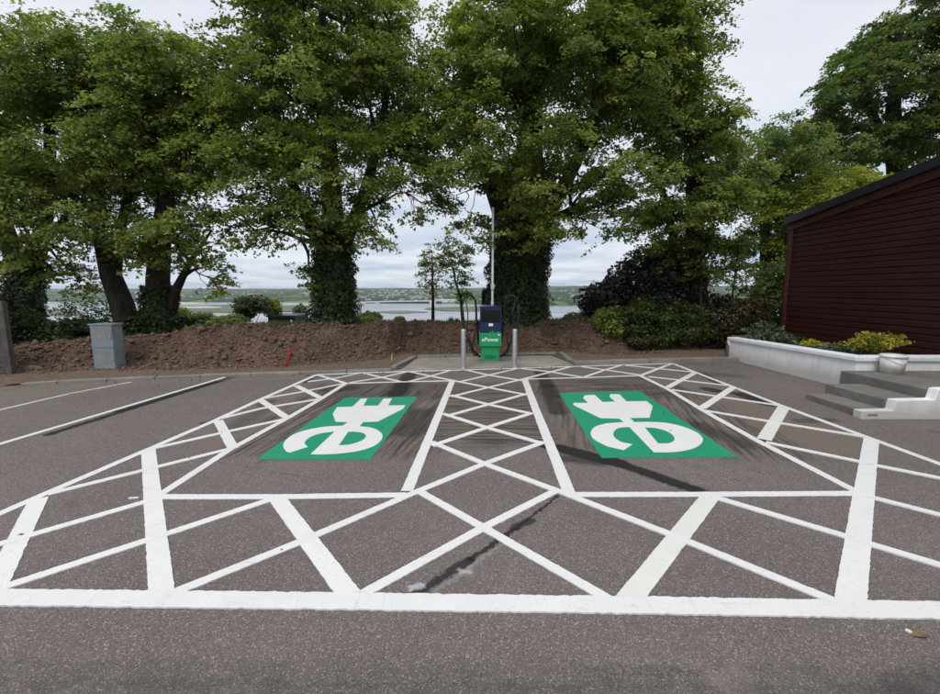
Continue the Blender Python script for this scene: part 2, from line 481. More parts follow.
def mat_board():
    t = NT('stained_timber'); v = t.obj()
    g = t.noise(t.scale(v, (6, 0.6, 22)), 2.2, 6, 0.6).outputs['Fac']
    b = t.noise(t.scale(v, (1, .5, 3)), .9, 3).outputs['Fac']
    oi = t.n('ShaderNodeObjectInfo')
    cc = t.mix(t.rng(g, 0.3, 0.7), (0.021, 0.0048, 0.0035), (0.044, 0.0105, 0.0080))
    cc = t.mix(t.math('MULTIPLY', oi.outputs['Random'], .5), cc, (0.032, 0.005, 0.0045))
    cc = t.mix(t.rng(b, .5, .75, 0, .4), cc, (0.014, 0.003, 0.003))
    t.pbr(cc, 0.6, 0, t.bump(g, 0.3, 0.006), 0.25)
    return t.m

def mat_ground_grass(name='grass_ground', a=(0.045, 0.075, 0.014), b=(0.10, 0.14, 0.03)):
    t = NT(name); v = t.obj()
    n1 = t.noise(v, 0.25, 6, 0.65).outputs['Fac']; n2 = t.noise(v, 9, 5, 0.7).outputs['Fac']
    cc = t.mix(t.rng(n1, 0.3, 0.7), a, b)
    cc = t.mix(t.rng(n2, 0.4, 0.65, 0, 0.6), cc, tuple(x * 0.5 for x in a))
    t.pbr(cc, 0.95, 0, t.bump(n2, 0.7, 0.05), 0.1)
    return t.m

def mat_hills():
    t = NT('far_fields'); v = t.obj()
    P = t.vmath('MULTIPLY', v, (1, 0.55, 0))
    nd = t.noise(P, 0.004, 3)
    PW = t.vmath('ADD', P, t.vmath('SCALE', t.vmath('SUBTRACT', nd.outputs['Color'], (.5, .5, .5)), sc=160))
    vo = t.voro(PW, 0.0075)
    sp = t.n('ShaderNodeSeparateColor'); t.l(vo.outputs['Color'], sp.inputs[0])
    r = t.n('ShaderNodeValToRGB'); t.l(sp.outputs[0], r.inputs[0])
    e = r.color_ramp.elements; e[0].color = (0.05, 0.085, 0.03, 1); e[1].color = (0.16, 0.20, 0.075, 1)
    x = e.new(0.4); x.color = (0.08, 0.14, 0.045, 1); x = e.new(0.75); x.color = (0.11, 0.17, 0.055, 1)
    ed = t.voro(PW, 0.0075, 'DISTANCE_TO_EDGE')
    cc = t.mix(t.rng(ed.outputs['Distance'], 0.05, 0.09, 0.9, 0), r.outputs[0], (0.022, 0.036, 0.018))
    wood = t.noise(P, 0.006, 6, 0.6).outputs['Fac']
    cc = t.mix(t.rng(wood, 0.46, 0.53, 0, 0.95), cc, t.mix(t.rng(t.noise(P, 0.06, 3).outputs['Fac'], .4, .6), (0.014, 0.026, 0.012), (0.045, 0.065, 0.026)))
    t.pbr(cc, 1.0, 0, None, 0.0)
    return t.m

def mat_water():
    t = NT('estuary_water'); v = t.obj()
    n = t.noise(t.scale(v, (0.02, 0.05, 1)), 1.0, 5, 0.7).outputs['Fac']
    n2 = t.rng(t.noise(t.scale(v, (0.0016, 0.006, 1)), 1.0, 4, 0.6).outputs['Fac'], 0.4, 0.65, 0.08, 0.28)
    t.pbr((0.10, 0.115, 0.12), n2, 0, t.bump(n, 0.12, 1.2), 0.9)
    return t.m

M = dict(
    asphalt=mat_asphalt(),
    white=mat_paint('white_road_paint', (0.69, 0.68, 0.665)),
    cream=mat_paint('fresh_cream_road_paint', (0.665, 0.665, 0.60), 0.25),
    faded=mat_paint('worn_white_paint', (0.56, 0.54, 0.50), 0.9),
    green=mat_paint('green_road_paint', (0.004, 0.255, 0.125), 0.32),
    bark=mat_bark(), soil=mat_soil(),
    kerb=mat_concrete('kerb_concrete', (0.25, 0.23, 0.205), 0.5),
    pad=mat_concrete('pad_concrete', (0.31, 0.285, 0.25), 0.3),
    step=mat_concrete('step_concrete', (0.19, 0.178, 0.165), 0.95),
    wall=mat_render_white(), board=mat_board(),
    cap=simple('white_coping_paint', (0.78, 0.80, 0.84), 0.6, var=.05, dirt=.25, dirtc=(.45, .44, .42)),
    fascia=simple('black_roof_edge', (0.012, 0.013, 0.016), 0.45, var=.2),
    trim=simple('brown_timber_trim', (0.058, 0.016, 0.011), 0.6, var=.25, scale=3),
    roof=simple('roof_felt', (0.03, 0.03, 0.033), .9, var=.3),
    grass=mat_ground_grass(), lawn=mat_ground_grass('lawn_ground', (0.07, 0.11, 0.02), (0.14, 0.2, 0.045)),
    navy=simple('navy_enamel', (0.008, 0.025, 0.075), 0.35, var=.08, bump=.02),
    chgreen=simple('green_enamel', (0.010, 0.30, 0.105), 0.4, var=.06, bump=.02, dirt=.08),
    screen=simple('dark_screen_glass', (0.006, 0.006, 0.012), 0.12, var=.1, bump=0, spec=.6),
    rubber=simple('black_rubber', (0.012, 0.012, 0.013), 0.55, var=.2),
    steel=simple('brushed_steel', (0.52, 0.53, 0.54), 0.42, 0.75, var=.12, dirt=.15),
    pole=simple('galvanised_pole', (0.50, 0.52, 0.53), 0.5, 0.4, var=.1),
    sticker=simple('white_sticker', (0.8, 0.82, 0.85), 0.4, var=.02, bump=0),
    cabinet=simple('grey_cabinet_paint', (0.20, 0.235, 0.255), 0.5, 0.0, var=.14, scale=4, dirt=.3, dirtc=(.12, .105, .09)),
    orange=simple('orange_sticker', (0.62, 0.27, 0.02), 0.5, var=.12, scale=30),
    red=simple('red_plastic_duct', (0.42, 0.012, 0.010), 0.45, var=.12),
    yellow=simple('yellow_plastic', (0.55, 0.36, 0.05), 0.6, var=.2),
    stone=simple('dusty_stone', (0.26, 0.21, 0.17), .9, var=.3, scale=9, bump=.5),
    clod=simple('dry_clod', (0.155, 0.100, 0.074), .95, var=.45, scale=3, bump=.6),
    root=simple('bare_root', (0.21, 0.14, 0.095), .9, var=.3, scale=5),
    tub=simple('white_plastic_tub', (0.80, 0.79, 0.77), 0.6, var=.06, scale=9, dirt=.5, dirtc=(.22, .18, .15)),
    shed=simple('green_shed_paint', (0.018, 0.032, 0.028), .7, var=.2),
    fence=simple('weathered_fence', (0.095, 0.085, 0.080), .85, var=.3, scale=5, bump=.4),
    hills=mat_hills(), water=mat_water(),
    mud=simple('tidal_mud', (0.115, 0.10, 0.085), .8, var=.25, scale=.02, bump=0),
    marsh=simple('marsh_grass', (0.085, 0.11, 0.045), .95, var=.45, scale=.02, bump=0),
    sand=simple('pale_sandbank', (0.42, 0.40, 0.36), .9, var=.15, scale=.02, bump=0),
    farwhite=simple('white_far_walls', (0.70, 0.70, 0.69), .8, var=.15, scale=.05, bump=0),
    farroof=simple('grey_far_roofs', (0.17, 0.165, 0.17), .8, var=.3, scale=.03, bump=0),
    leafA=mat_leaf('sycamore_leaf', (0.094, 0.130, 0.032), (0.255, 0.300, 0.070), (0.37, 0.38, 0.13)),
    leafB=mat_leaf('deep_green_leaf', (0.058, 0.090, 0.028), (0.150, 0.195, 0.055), (0.23, 0.25, 0.08)),
    leafY=mat_leaf('yellow_green_leaf', (0.13, 0.165, 0.024), (0.29, 0.30, 0.05), (0.36, 0.34, 0.08)),
    leafP=mat_leaf('purple_dark_leaf', (0.012, 0.013, 0.012), (0.034, 0.028, 0.027), (0.08, 0.08, 0.075), .15),
    leafH=mat_leaf('hedge_leaf', (0.036, 0.062, 0.018), (0.095, 0.135, 0.034), (0.19, 0.17, 0.04)),
    leafC=mat_leaf('copper_hedge_leaf', (0.030, 0.026, 0.012), (0.085, 0.062, 0.030), (0.10, 0.11, 0.04), .2),
    leafI=mat_leaf('ivy_leaf', (0.022, 0.036, 0.014), (0.060, 0.088, 0.028), (0.10, 0.13, 0.04), .3),
    leafG=mat_leaf('grey_green_leaf', (0.050, 0.070, 0.040), (0.14, 0.17, 0.12), (0.2, 0.22, 0.17), .2),
    leafGold=mat_leaf('golden_leaf', (0.16, 0.17, 0.02), (0.48, 0.42, 0.05), (0.6, 0.5, 0.14), .25),
    blade=mat_leaf('grass_blade', (0.045, 0.075, 0.015), (0.13, 0.18, 0.035), (0.2, 0.2, 0.08), .3),
    dryleaf=simple('dry_leaf', (0.16, 0.10, 0.045), .8, var=.3, scale=30),
)

# ------------------------------------------------------------------ SETTING: ground
KERB_L = [(-30, 389), (57, 384), (200, 377.5), (300, 374.5), (392, 371.5)]
KL = [G(-400, 418)] + [G(*p) for p in KERB_L]
KR = [G(573, 365.5), G(650, 363.5), G(744, 361.5)]

def kerb_y(x):
    xs = [p.x for p in KL] + [p.x for p in KR]; ys = [p.y for p in KL] + [p.y for p in KR]
    return np.interp(x, xs, ys)

# asphalt car park: front edge behind the viewer, back edge along the kerb
edge = [(-40.0, float(kerb_y(KL[0].x)))] + [(p.x, p.y + .12) for p in KL] + [(p.x, p.y + .01) for p in KR] + [(12.0, KR[-1].y + .02)]
mb = MB()
poly = [(-40, -14), (12, -14)] + edge[::-1]
mb.v = [(x, y, sz(y)) for x, y in poly]; mb.f = [tuple(range(len(poly)))]; mb.sm = [False]
car_park = mb.build('car_park', M['asphalt']); tag(car_park, kind='structure')

mb = MB()
mb.v = [(-90, -60, -.12), (90, -60, -.12), (90, 9.0, -.08 + sz(9) - .12), (-90, 9.0, sz(9) - .2)]; mb.f = [(0, 1, 2, 3)]; mb.sm = [False]
tag(mb.build('ground', M['grass']), kind='structure')

# ------------------------------------------------------------------ painted markings
zi = [0]
def stripe(pts, width, name='painted_line', m='white', z=0.004, jit=0.0018, w2=None):
    """strip of thermoplastic between plan points with slightly ragged edges"""
    pts = [Vector((p[0], p[1], 0)) for p in pts]
    zi[0] += 1
    h = z + zi[0] * 0.00012
    Lr = []; 
    tot = sum((pts[i + 1] - pts[i]).length for i in range(len(pts) - 1)); run = 0
    for i in range(len(pts) - 1):
        a, b = pts[i], pts[i + 1]; d = b - a; n = max(2, int(d.length / 0.03)); u = d.normalized(); nn = Vector((-u.y, u.x, 0))
        for k in range(n + (1 if i == len(pts) - 2 else 0)):
            p = a + d * (k / n)
            f = (run + d.length * k / n) / tot
            ww = width if w2 is None else width + (w2 - width) * f
            Lr.append((p + nn * (ww / 2 + random.gauss(0, jit)), p - nn * (ww / 2 + random.gauss(0, jit))))
        run += d.length
    vs = []
    for l, r in Lr:
        for q, top in ((l, 0), (l, 1), (r, 1), (r, 0)):
            vs.append((q.x, q.y, sz(q.y) + (h if top else 0.0006)))
    fs = []
    for i in range(len(Lr) - 1):
        for k in range(3):
            fs.append((i * 4 + k, (i + 1) * 4 + k, (i + 1) * 4 + k + 1, i * 4 + k + 1))
    return MB().add(vs, fs).build(name, M[m], car_park)

def pl(*p, **k):
    w_ = k.pop('w', 0.10)
    return stripe([G(*q) for q in p], w_, **k)

# long front line
pl((-60, 597.5), (300, 601.5), (640, 606), (1010, 612.5), w=0.155, jit=.0028, z=.0120)
# outer border of the hatching
pl((-60, 540), (41, 495.8), (144, 451.3), (213.6, 421.3), (258.5, 400.5), (317, 374.8), w=.10, z=.0046)
pl((317, 374.8), (361, 372.9), (440, 370.7), (510, 368.6), (571.5, 366.6), (672.5, 363.5), w=.09, z=.0044)
pl((672.5, 363.5), (694.5, 372.0), (732, 386.6), (783.5, 406.6), (871, 438.8), (940, 464.2), (1010, 490), w=.10, z=.0046)
# inner border round the bays
pl((156, 497.5), (228.5, 450.5), (288.7, 417.6), (321, 399), (346, 383.4), w=.10, z=.0048)
pl((344, 383.6), (400, 382.0), (453, 380.9), w=.08, z=.0042)
pl((523, 379.2), (582, 377.8), (640, 375.6), w=.08, z=.0042)
pl((639, 375.2), (669, 389.8), (703, 410.6), (758.5, 441.5), (856, 491.5), w=.10, z=.0048)
pl((156, 497.0), (280, 497.0), (406, 495.2), w=.10, z=.0042)
pl((570, 494.8), (700, 494.6), (856, 493.6), w=.10, z=.0042)
pl((452.5, 380.6), (440.5, 410), (407.0, 491.5), w=.125, z=.0050)
pl((524.5, 379.0), (536, 410), (570.0, 495.5), w=.135, z=.0050)
# thick ladder bars
bars = [((38.5, 499), (-12, 601), .15, 'white'), ((148.3, 449.5), (162.4, 600), .15, 'white'), ((218.2, 421), (233.5, 449), .13, 'white'),
        ((260.5, 400.3), (286.8, 417.8), .12, 'white'), ((296.2, 385.9), (320.8, 398.2), .12, 'white'), ((317, 374.8), (346, 383.5), .09, 'white'),
        ((671.5, 363.8), (640.2, 375.8), .09, 'white'), ((695.4, 372.8), (667.2, 387.8), .12, 'white'), ((733.8, 387.2), (701.5, 408.5), .13, 'white'),
        ((784.2, 406.8), (764, 440), .17, 'cream'), ((871.5, 439), (864, 492), .16, 'white'), ((864, 492), (849.6, 608), .165, 'white'),
        ((709.8, 497.5), (625, 605), .16, 'cream'), ((277, 498.5), (355, 603), .15, 'white')]
for a, b, wd, m in bars:
    pl(a, b, w=wd, m=m, z=.0052)
# thin long diagonals
thin = [((48, 494.5), (228.5, 449.5)), ((-60, 562), (157, 499)), ((-60, 612), (2, 588.5)), ((2, 588.5), (165, 535), (275, 498.6)),
        ((160, 599), (300, 542.5), (416, 492.5), (484.3, 464.2), (544, 442.4)), ((352, 601), (483.6, 528), (558.5, 490)),
        ((416, 490), (483.6, 528.3), (618, 605.5)), ((153.6, 448.8), (232, 431), (287, 419)), ((221, 418.8), (262, 408.7), (320.5, 399.2)),
        ((264, 398.6), (298, 393), (345, 383.6)), ((307.7, 382), (337, 378.2), (361.3, 373.1)), ((363.8, 373.4), (381.7, 377.7), (400.9, 381.9)),
        ((349.8, 383), (381.7, 377.7), (408.5, 371.7)), ((409, 371.8), (431, 376.4), (488.3, 387.8), (527.5, 395.2)),
        ((450, 370.8), (431, 376.4), (408, 382)), ((466, 370.2), (489, 375.4), (523, 381)), ((518, 368.7), (489, 375.4), (457.5, 382.6)),
        ((450.5, 397.2), (488.3, 387.8), (523.5, 379.3), (551, 372.2), (571.5, 366.8)), ((451, 395.6), (488.5, 404.8), (531.5, 414)),
        ((446, 416.8), (488.5, 404.8), (527.2, 394)), ((443, 414), (487, 428), (544, 444.4)), ((431.6, 446.5), (487, 428), (532.5, 413.4)),
        ((431.5, 442.5), (484.3, 464.2), (562, 493), (669, 534.6), (846, 607)),
        ((521.7, 368.8), (551, 372.2), (582, 377.4)), ((582, 367), (604.7, 370), (640, 375.2)), ((583, 377.8), (604.7, 370.4), (621, 365.6)),
        ((626, 365.6), (640, 367), (693, 372.3)), ((648.5, 376.9), (728.5, 385.8)), ((672, 390), (728, 398.3), (782, 406.2)),
        ((705, 411), (773, 422.4), (867, 437.6)), ((766, 442.8), (859, 462), (876, 466), (1010, 492.5)), ((866, 496.5), (940, 515.5), (1010, 534)),
        ((712, 497), (845, 536.8), (869, 544.5), (1010, 587))]
for i, s_ in enumerate(thin):
    far = sum(p[1] for p in s_) / len(s_) < 392
    pl(*s_, w=.075 if far else .088, z=.0058 + (.0006 if i % 2 else 0), jit=.0016)
# neighbouring bay lines, and a scrap of line
pl((-60, 462), (0, 444.5), (225, 377.5), w=.085)
pl((-60, 426), (0, 410.4), (70, 394), w=.085, m='faded'); pl((70, 394), (131, 382.5), w=.07, m='faded', jit=.01)
pl((129, 498.6), (139, 498.4), w=.022)
pl((905.5, 630.5), (912, 634), w=.018)

# green panels with the plug symbol
def panel(corners, symbols, holes):
    P4 = [G(*c) for c in corners]
    def edge_pts(a, b, n=60, j=.005):
        return [a.lerp(b, k / n) + Vector((random.gauss(0, j), random.gauss(0, j), 0)) for k in range(n)]
    ring = []
    for i in range(4): ring += edge_pts(P4[i], P4[(i + 1) % 4])
    ring = [(p.x, p.y) for p in ring][::-1]
    g = MB().prism(ring, lambda x, y: sz(y) + .0008, lambda x, y: sz(y) + .004).build('green_panel', M['green'], car_park)
    # symbol: closed outline with counter, filled by triangulation
    def smooth(pts, closed=True, sub=5):
        n = len(pts); o = []
        for i in range(n):
            p0, p1, p2, p3 = pts[(i - 1) % n], pts[i], pts[(i + 1) % n], pts[(i + 2) % n]
            if p1[2] and p2[2]:     # curve segment
                for k in range(sub):
                    t = k / sub
                    f = lambda a, b, c, d: 0.5 * ((2 * b) + (-a + c) * t + (2 * a - 5 * b + 4 * c - d) * t * t + (-a + 3 * b - 3 * c + d) * t ** 3)
                    q0 = p0 if p0[2] else p1; q3 = p3 if p3[2] else p2
                    o.append((f(q0[0], p1[0], p2[0], q3[0]), f(q0[1], p1[1], p2[1], q3[1])))
            else: o.append((p1[0], p1[1]))
        return o
    cu = bpy.data.curves.new('sym', 'CURVE'); cu.dimensions = '2D'; cu.fill_mode = 'BOTH'; cu.extrude = .001
    for pts in symbols + holes:
        g2 = [G(*p) for p in smooth(pts)]
        sp = cu.splines.new('POLY'); sp.points.add(len(g2) - 1)
        for k, p in enumerate(g2): sp.points[k].co = (p.x, p.y, 0, 1)
        sp.use_cyclic_u = True
    tmp = bpy.data.objects.new('tmp', cu); col.objects.link(tmp)
    dg = bpy.context.evaluated_depsgraph_get()
    me = bpy.data.meshes.new_from_object(tmp.evaluated_get(dg))
    bpy.data.objects.remove(tmp)
    for v_ in me.vertices: v_.co.z = sz(v_.co.y) + .0062 + v_.co.z
    me.materials.clear(); me.materials.append(M['white'])
    link(bpy.data.objects.new('plug_symbol', me), g)

z1 = lambda x, y, c=0: (250 + x / 5.222, 380 + y / 5.222, c)
sL = [z1(510, 222), z1(447, 220), z1(432, 178), z1(455, 143), z1(535, 141), z1(578, 100), z1(614, 98), z1(592, 136), z1(668, 136), z1(698, 99), z1(742, 98),
      z1(722, 135), z1(812, 133), z1(800, 152), z1(668, 219), z1(592, 222), z1(572, 244),
      z1(600, 246, 1), z1(650, 256, 1), z1(690, 285, 1), z1(683, 318, 1), z1(640, 350, 1), z1(560, 374, 1), z1(450, 388, 1), z1(360, 391, 1), z1(316, 390),
      z1(442, 271), z1(425, 273, 1), z1(370, 281, 1), z1(320, 298, 1), z1(290, 320, 1), z1(286, 336, 1), z1(302, 352), z1(206, 382),
      z1(190, 376, 1), z1(174, 350, 1), z1(182, 322, 1), z1(225, 288, 1), z1(300, 262, 1), z1(400, 245, 1), z1(484, 241, 1)]
hL = [z1(513, 273), z1(545, 271, 1), z1(590, 279, 1), z1(605, 294, 1), z1(592, 313, 1), z1(550, 332, 1), z1(510, 341, 1), z1(464, 344)]
panel([(344.8, 397.8), (417, 396.9), (370.6, 459.5), (256.7, 459.5)], [sL], [hL])
z2 = lambda x, y, c=0: (550 + x / 4.476, 380 + y / 4.476, c)
sR = [z2(330, 190), z2(310, 175), z2(225, 172), z2(105, 114), z2(104, 104), z2(170, 104), z2(148, 82), z2(155, 70), z2(200, 68), z2(235, 100), z2(291, 98), z2(266, 76), z2(270, 65), z2(310, 65),
      z2(342, 97), z2(432, 96), z2(460, 118), z2(445, 171), z2(358, 172), z2(378, 190), z2(440, 189, 1), z2(520, 194, 1), z2(600, 212, 1), z2(665, 242, 1), z2(684, 274, 1),
      z2(650, 305, 1), z2(580, 322, 1), z2(520, 326, 1), z2(465, 326), z2(355, 212), z2(330, 213, 1), z2(300, 220, 1), z2(283, 240, 1), z2(292, 262, 1), z2(320, 280, 1), z2(370, 290), z2(330, 316),
      z2(260, 300, 1), z2(200, 270, 1), z2(182, 240, 1), z2(200, 212, 1), z2(250, 196, 1)]
hR = [z2(424, 214), z2(470, 216, 1), z2(520, 230, 1), z2(552, 252, 1), z2(556, 272, 1), z2(535, 284, 1), z2(515, 286, 1), z2(484, 286)]
panel([(559, 393), (639.4, 391), (737.2, 457), (601.4, 458.2)], [sR], [hR])

# fallen leaf
p = G(920, 636)
mb = MB(); ll = [(-.06, 0, .004), (-.03, .022, .014), (.01, .026, .02), (.06, .006, .008), (.02, -.024, .016), (-.02, -.02, .01), (0, 0, .006)]
mb.add([(p.x + a, p.y + b, p.z + c) for a, b, c in ll], [(0, 6, 1), (1, 6, 2), (2, 6, 3), (3, 6, 4), (4, 6, 5), (5, 6, 0)])
tag(mb.build('fallen_leaf', M['dryleaf']), 'dry brown curled leaf lying on the asphalt below the front white line', 'leaf')

# ------------------------------------------------------------------ kerbs, pad
def kerb_run(parent, pts, h, wd=.16, step=.92):
    acc = 0
    for i in range(len(pts) - 1):
        a, b = pts[i], pts[i + 1]; d = Vector((b.x - a.x, b.y - a.y, 0)); n = max(1, round(d.length / step)); u = d.normalized(); nn = Vector((-u.y, u.x, 0))
        for k in range(n):
            p0 = a + d * (k / n) + u * .007; p1 = a + d * ((k + 1) / n) - u * .007
            hh = h + random.uniform(-.006, .006); o = random.uniform(-.006, .006)
            quad = [(p0 + nn * o), (p1 + nn * o), (p1 + nn * (wd + o)), (p0 + nn * (wd + o))]
            mb = MB().prism([(q.x, q.y) for q in quad], lambda x, y: sz(y) - .05, lambda x, y: sz(y) + hh)
            mb.build('kerb_stone', M['kerb'], parent, bevel=.014)
kerb = empty('kerb'); tag(kerb, kind='structure')
kerb_run(kerb, [G(20, 386.5), G(57, 384), G(200, 377.5), G(300, 374.5), G(392, 371.5)], .055)
kerb_run(kerb, [G(396, 369.5), G(417, 358.5)], .09, .14, .8)
kerb_run(kerb, [G(417, 358.3), G(556, 354.5)], .07, .12)
kerb_run(kerb, [G(558, 354.8), G(566, 361.5), G(575, 365.6)], .10, .14, .7)
kerb_run(kerb, [G(575, 365.6), G(650, 363.5), G(744, 361.5)], .11)
pp = [G(392, 371.5), G(573, 365.6), G(566, 361), G(556, 354.3), G(418, 358.2), G(397, 369)]
pad = MB(); 
cx = [(q.x, q.y) for q in pp]
tag(MB().prism(cx, lambda x, y: sz(y) - .05, lambda x, y: sz(y) + .006).build('concrete_pad', M['pad'], None), kind='structure')

# ------------------------------------------------------------------ bank, terrain
TOE = [(-40, 372), (60, 369.5), (100, 367), (140, 366.5), (200, 366), (300, 363), (385, 357), (405, 352), (480, 351), (560, 350), (610, 352.5), (740, 348)]
toe = [G(*p) for p in TOE]
tx = [-30] + [p.x for p in toe] + [14]; ty = [8.6] + [p.y for p in toe] + [14.4]
hx = [-30, -12.5, -10.5, -8.8, -7.5, -6.5, 0, 3.0, 4.4, 5.6, 9, 14]; hh_ = [.55, .5, .48, .62, .78, .84, .87, .90, .88, .45, .35, .3]
def bank_z(x, y):
    """height of bank and slope behind the kerb; x, y arrays"""
    x = np.asarray(x, float); y = np.asarray(y, float)
    ky = kerb_y(x); t_ = np.interp(x, tx, ty) + 0.16 * fbm(x * 1.3, x * 0 + 3, 3)
    H_ = np.interp(x, hx, hh_)
    u = np.clip((y - t_) / (0.85 + 0.25 * H_), 0, 1)
    prof = np.clip(u * 1.55, 0, 1); prof = prof * prof * (3 - 2 * prof) * .92 + u * .08
    z = SLOPE * np.minimum(y, 13.2) + H_ * prof + .015
    rough = np.clip((y - t_) / .25, 0.12, 1) * np.clip((t_ + 2.0 - y) / .6, .25, 1)
    z = z + rough * (0.17 * fbm(x * 1.7, y * 1.7, 3) + 0.15 * fbm(x * 6.5, y * 6.5, 3))
    # spoil heaps on the left
    z = z + .12 * np.exp(-((x + 7.4) / 1.1) ** 2 - ((y - t_ - .5) / .5) ** 2)
    back = np.clip(y - np.interp(x, [-6, 0, 3, 8], [13.1, 13.9, 14.6, 15.5]), 0, None)
    z = z - back * 0.085 - 0.0006 * back ** 2 * (back < 60) - (back >= 60) * (2.16 + (back - 60) * .066)
    z = z + np.clip(back / 10, 0, 1) * 0.10 * fbm(x * .3, y * .3, 2)
    return np.maximum(z, -52)

nx, ny = 620, 84
gx = np.linspace(-17, 12.5, nx); gv = np.linspace(0, 1, ny)
XX, VV = np.meshgrid(gx, gv)
KY = kerb_y(XX) + .13 - .22 * np.clip((-9.6 - XX) / .5, 0, 1) * (1 + .5 * fbm(XX * 2, XX * 0, 3))
# where the pad cuts in, the soil starts behind it
padback = np.interp(XX, [-2.3, -1.72, -1.5, 2.4, 2.66, 2.9], [0, 0.05, 1.75, 1.45, .3, 0])
KY = KY + padback
YY = KY + VV * (15.4 - KY)
ZZ = bank_z(XX, YY)
flat = np.clip((YY - KY) / .10, 0, 1)
edge_h = np.where(XX < -9.7, .007, .03); ZZ = (SLOPE * YY + edge_h) * (1 - flat) + ZZ * flat
V = np.stack([XX, YY, ZZ], -1).reshape(-1, 3)
idx = np.arange(nx * ny).reshape(ny, nx)
Fq = np.stack([idx[:-1, :-1], idx[:-1, 1:], idx[1:, 1:], idx[1:, :-1]], -1).reshape(-1, 4)
tag(mesh_np('soil_bank', V, Fq, M['soil'], smooth=True), kind='structure')
# apron of soil left and right of the detailed bank
for x0, x1 in ((-60, -16.9), (12.4, 60)):
    g_x = np.linspace(x0, x1, 60); g_y = np.linspace(8.2 if x0 < 0 else 12.0, 15.4, 24)
    A, B = np.meshgrid(g_x, g_y); Z_ = bank_z(A, B) - .01
    ii = np.arange(A.size).reshape(A.shape)
    tag(mesh_np('verge', np.stack([A, B, Z_], -1).reshape(-1, 3), np.stack([ii[:-1, :-1], ii[:-1, 1:], ii[1:, 1:], ii[1:, :-1]], -1).reshape(-1, 4), M['grass'], smooth=True), kind='structure')

rows = np.concatenate([np.linspace(14.2, 24, 16), np.geomspace(26, 1000, 40)])
cols = np.linspace(-1, 1, 90)
A = cols[None, :] * (rows[:, None] * 1.9 + 35); B = np.repeat(rows[:, None], 90, 1)
Z_ = bank_z(A, B); Z_[:4] -= .04
ii = np.arange(A.size).reshape(A.shape)
tag(mesh_np('hillside', np.stack([A, B, Z_], -1).reshape(-1, 3), np.stack([ii[:-1, :-1], ii[:-1, 1:], ii[1:, 1:], ii[1:, :-1]], -1).reshape(-1, 4), M['lawn'], smooth=True), kind='structure')

SEA = -47.0
mb = MB(); mb.v = [(-30000, 150, SEA), (30000, 150, SEA), (30000, 30000, SEA), (-30000, 30000, SEA)]; mb.f = [(0, 1, 2, 3)]; mb.sm = [False]
tag(mb.build('estuary', M['water']), kind='structure')

def far(px, py, z=SEA):
    r = ray(px, py); t = (z - EYE) / r[2]
    return Vector((r[0] * t, r[1] * t, z))
def spit(name, px0, px1, ytop, ybot, m, h=1.2, wob=.35):
    n = 28; top = []; bot = []
    for k in range(n + 1):
        f = k / n; x = px0 + (px1 - px0) * f
        e = math.sin(math.pi * min(max(f, .0), 1)) ** .5
        c = (ytop + ybot) / 2; hw = (ybot - ytop) / 2
        a = vnoise(f * 7 + px0, ytop) * wob; b = vnoise(f * 9 + px0, ybot + 5) * wob
        top.append(far(x, c - hw * e * (1 + a))); bot.append(far(x, c + hw * e * (1 + b)))
    poly = bot + top[::-1]
    o = MB().prism([(p.x, p.y) for p in poly], SEA - .5, SEA + h).build(name, M[m])
    return tag(o, kind='structure')
spit('sandbank', 168, 200, 302.6, 304.4, 'sand', .6)
spit('marsh', 150, 330, 304.8, 312.5, 'marsh', 1.6)
spit('sandbank', 172, 222, 307.0, 308.8, 'sand', 2.0)
spit('marsh', 20, 84, 310, 316, 'mud', 1.5)
spit('mudflat', 376, 428, 311.0, 313.4, 'mud', .8)
spit('mudflat', 424, 520, 306.6, 311.5, 'marsh', .8)
spit('mudflat', 352, 362, 312.8, 314.4, 'mud', .8)

# hills beyond the water
nr, nc = 70, 260
rr = np.geomspace(1450, 9000, nr); cc_ = np.linspace(-1.5, 1.5, nc)
A = cc_[None, :] * rr[:, None]; B = np.repeat(rr[:, None], nc, 1)
ang = cc_[None, :] + 0 * B
# shoreline bearing dependent
shore = 1500 + 130 * fbm(ang * 6, ang * 0 + 2, 4) + np.interp(ang, [-1.5, -.8, -.1, .15, 1.5], [500, 250, 40, -120, -200])
rise = np.interp(ang, [-1.5, -.6, -.3, 0, .2, 1.5], [.9, .88, .96, .98, 1.32, 1.4])
dd = np.clip((B - shore) / 2600, 0, 1)
Hh = (SEA - 6) + np.clip((B - shore) / 120, 0, 1) * 9 + dd ** .9 * 62 * rise * (1 + .10 * fbm(A * .0012, B * .0012, 4)) + 16 * fbm(A * .003, B * .003, 4) * np.clip(dd * 3, 0, 1) + 7 * fbm(A * .02, B * .01, 2) * np.clip(dd * 2, 0, 1)
V = np.stack([A, B, Hh], -1).reshape(-1, 3); ii = np.arange(A.size).reshape(A.shape)
hills = tag(mesh_np('hills', V, np.stack([ii[:-1, :-1], ii[:-1, 1:], ii[1:, 1:], ii[1:, :-1]], -1).reshape(-1, 4), M['hills'], smooth=True), kind='structure')
def hill_h(x, y):
    c = x / y; i = int(np.searchsorted(rr, y)) - 1; i = min(max(i, 0), nr - 2); j = int((c + 1.5) / 3 * (nc - 1))
    f = (y - rr[i]) / (rr[i + 1] - rr[i])
    return float(Hh[i, j] * (1 - f) + Hh[i + 1, j] * f)

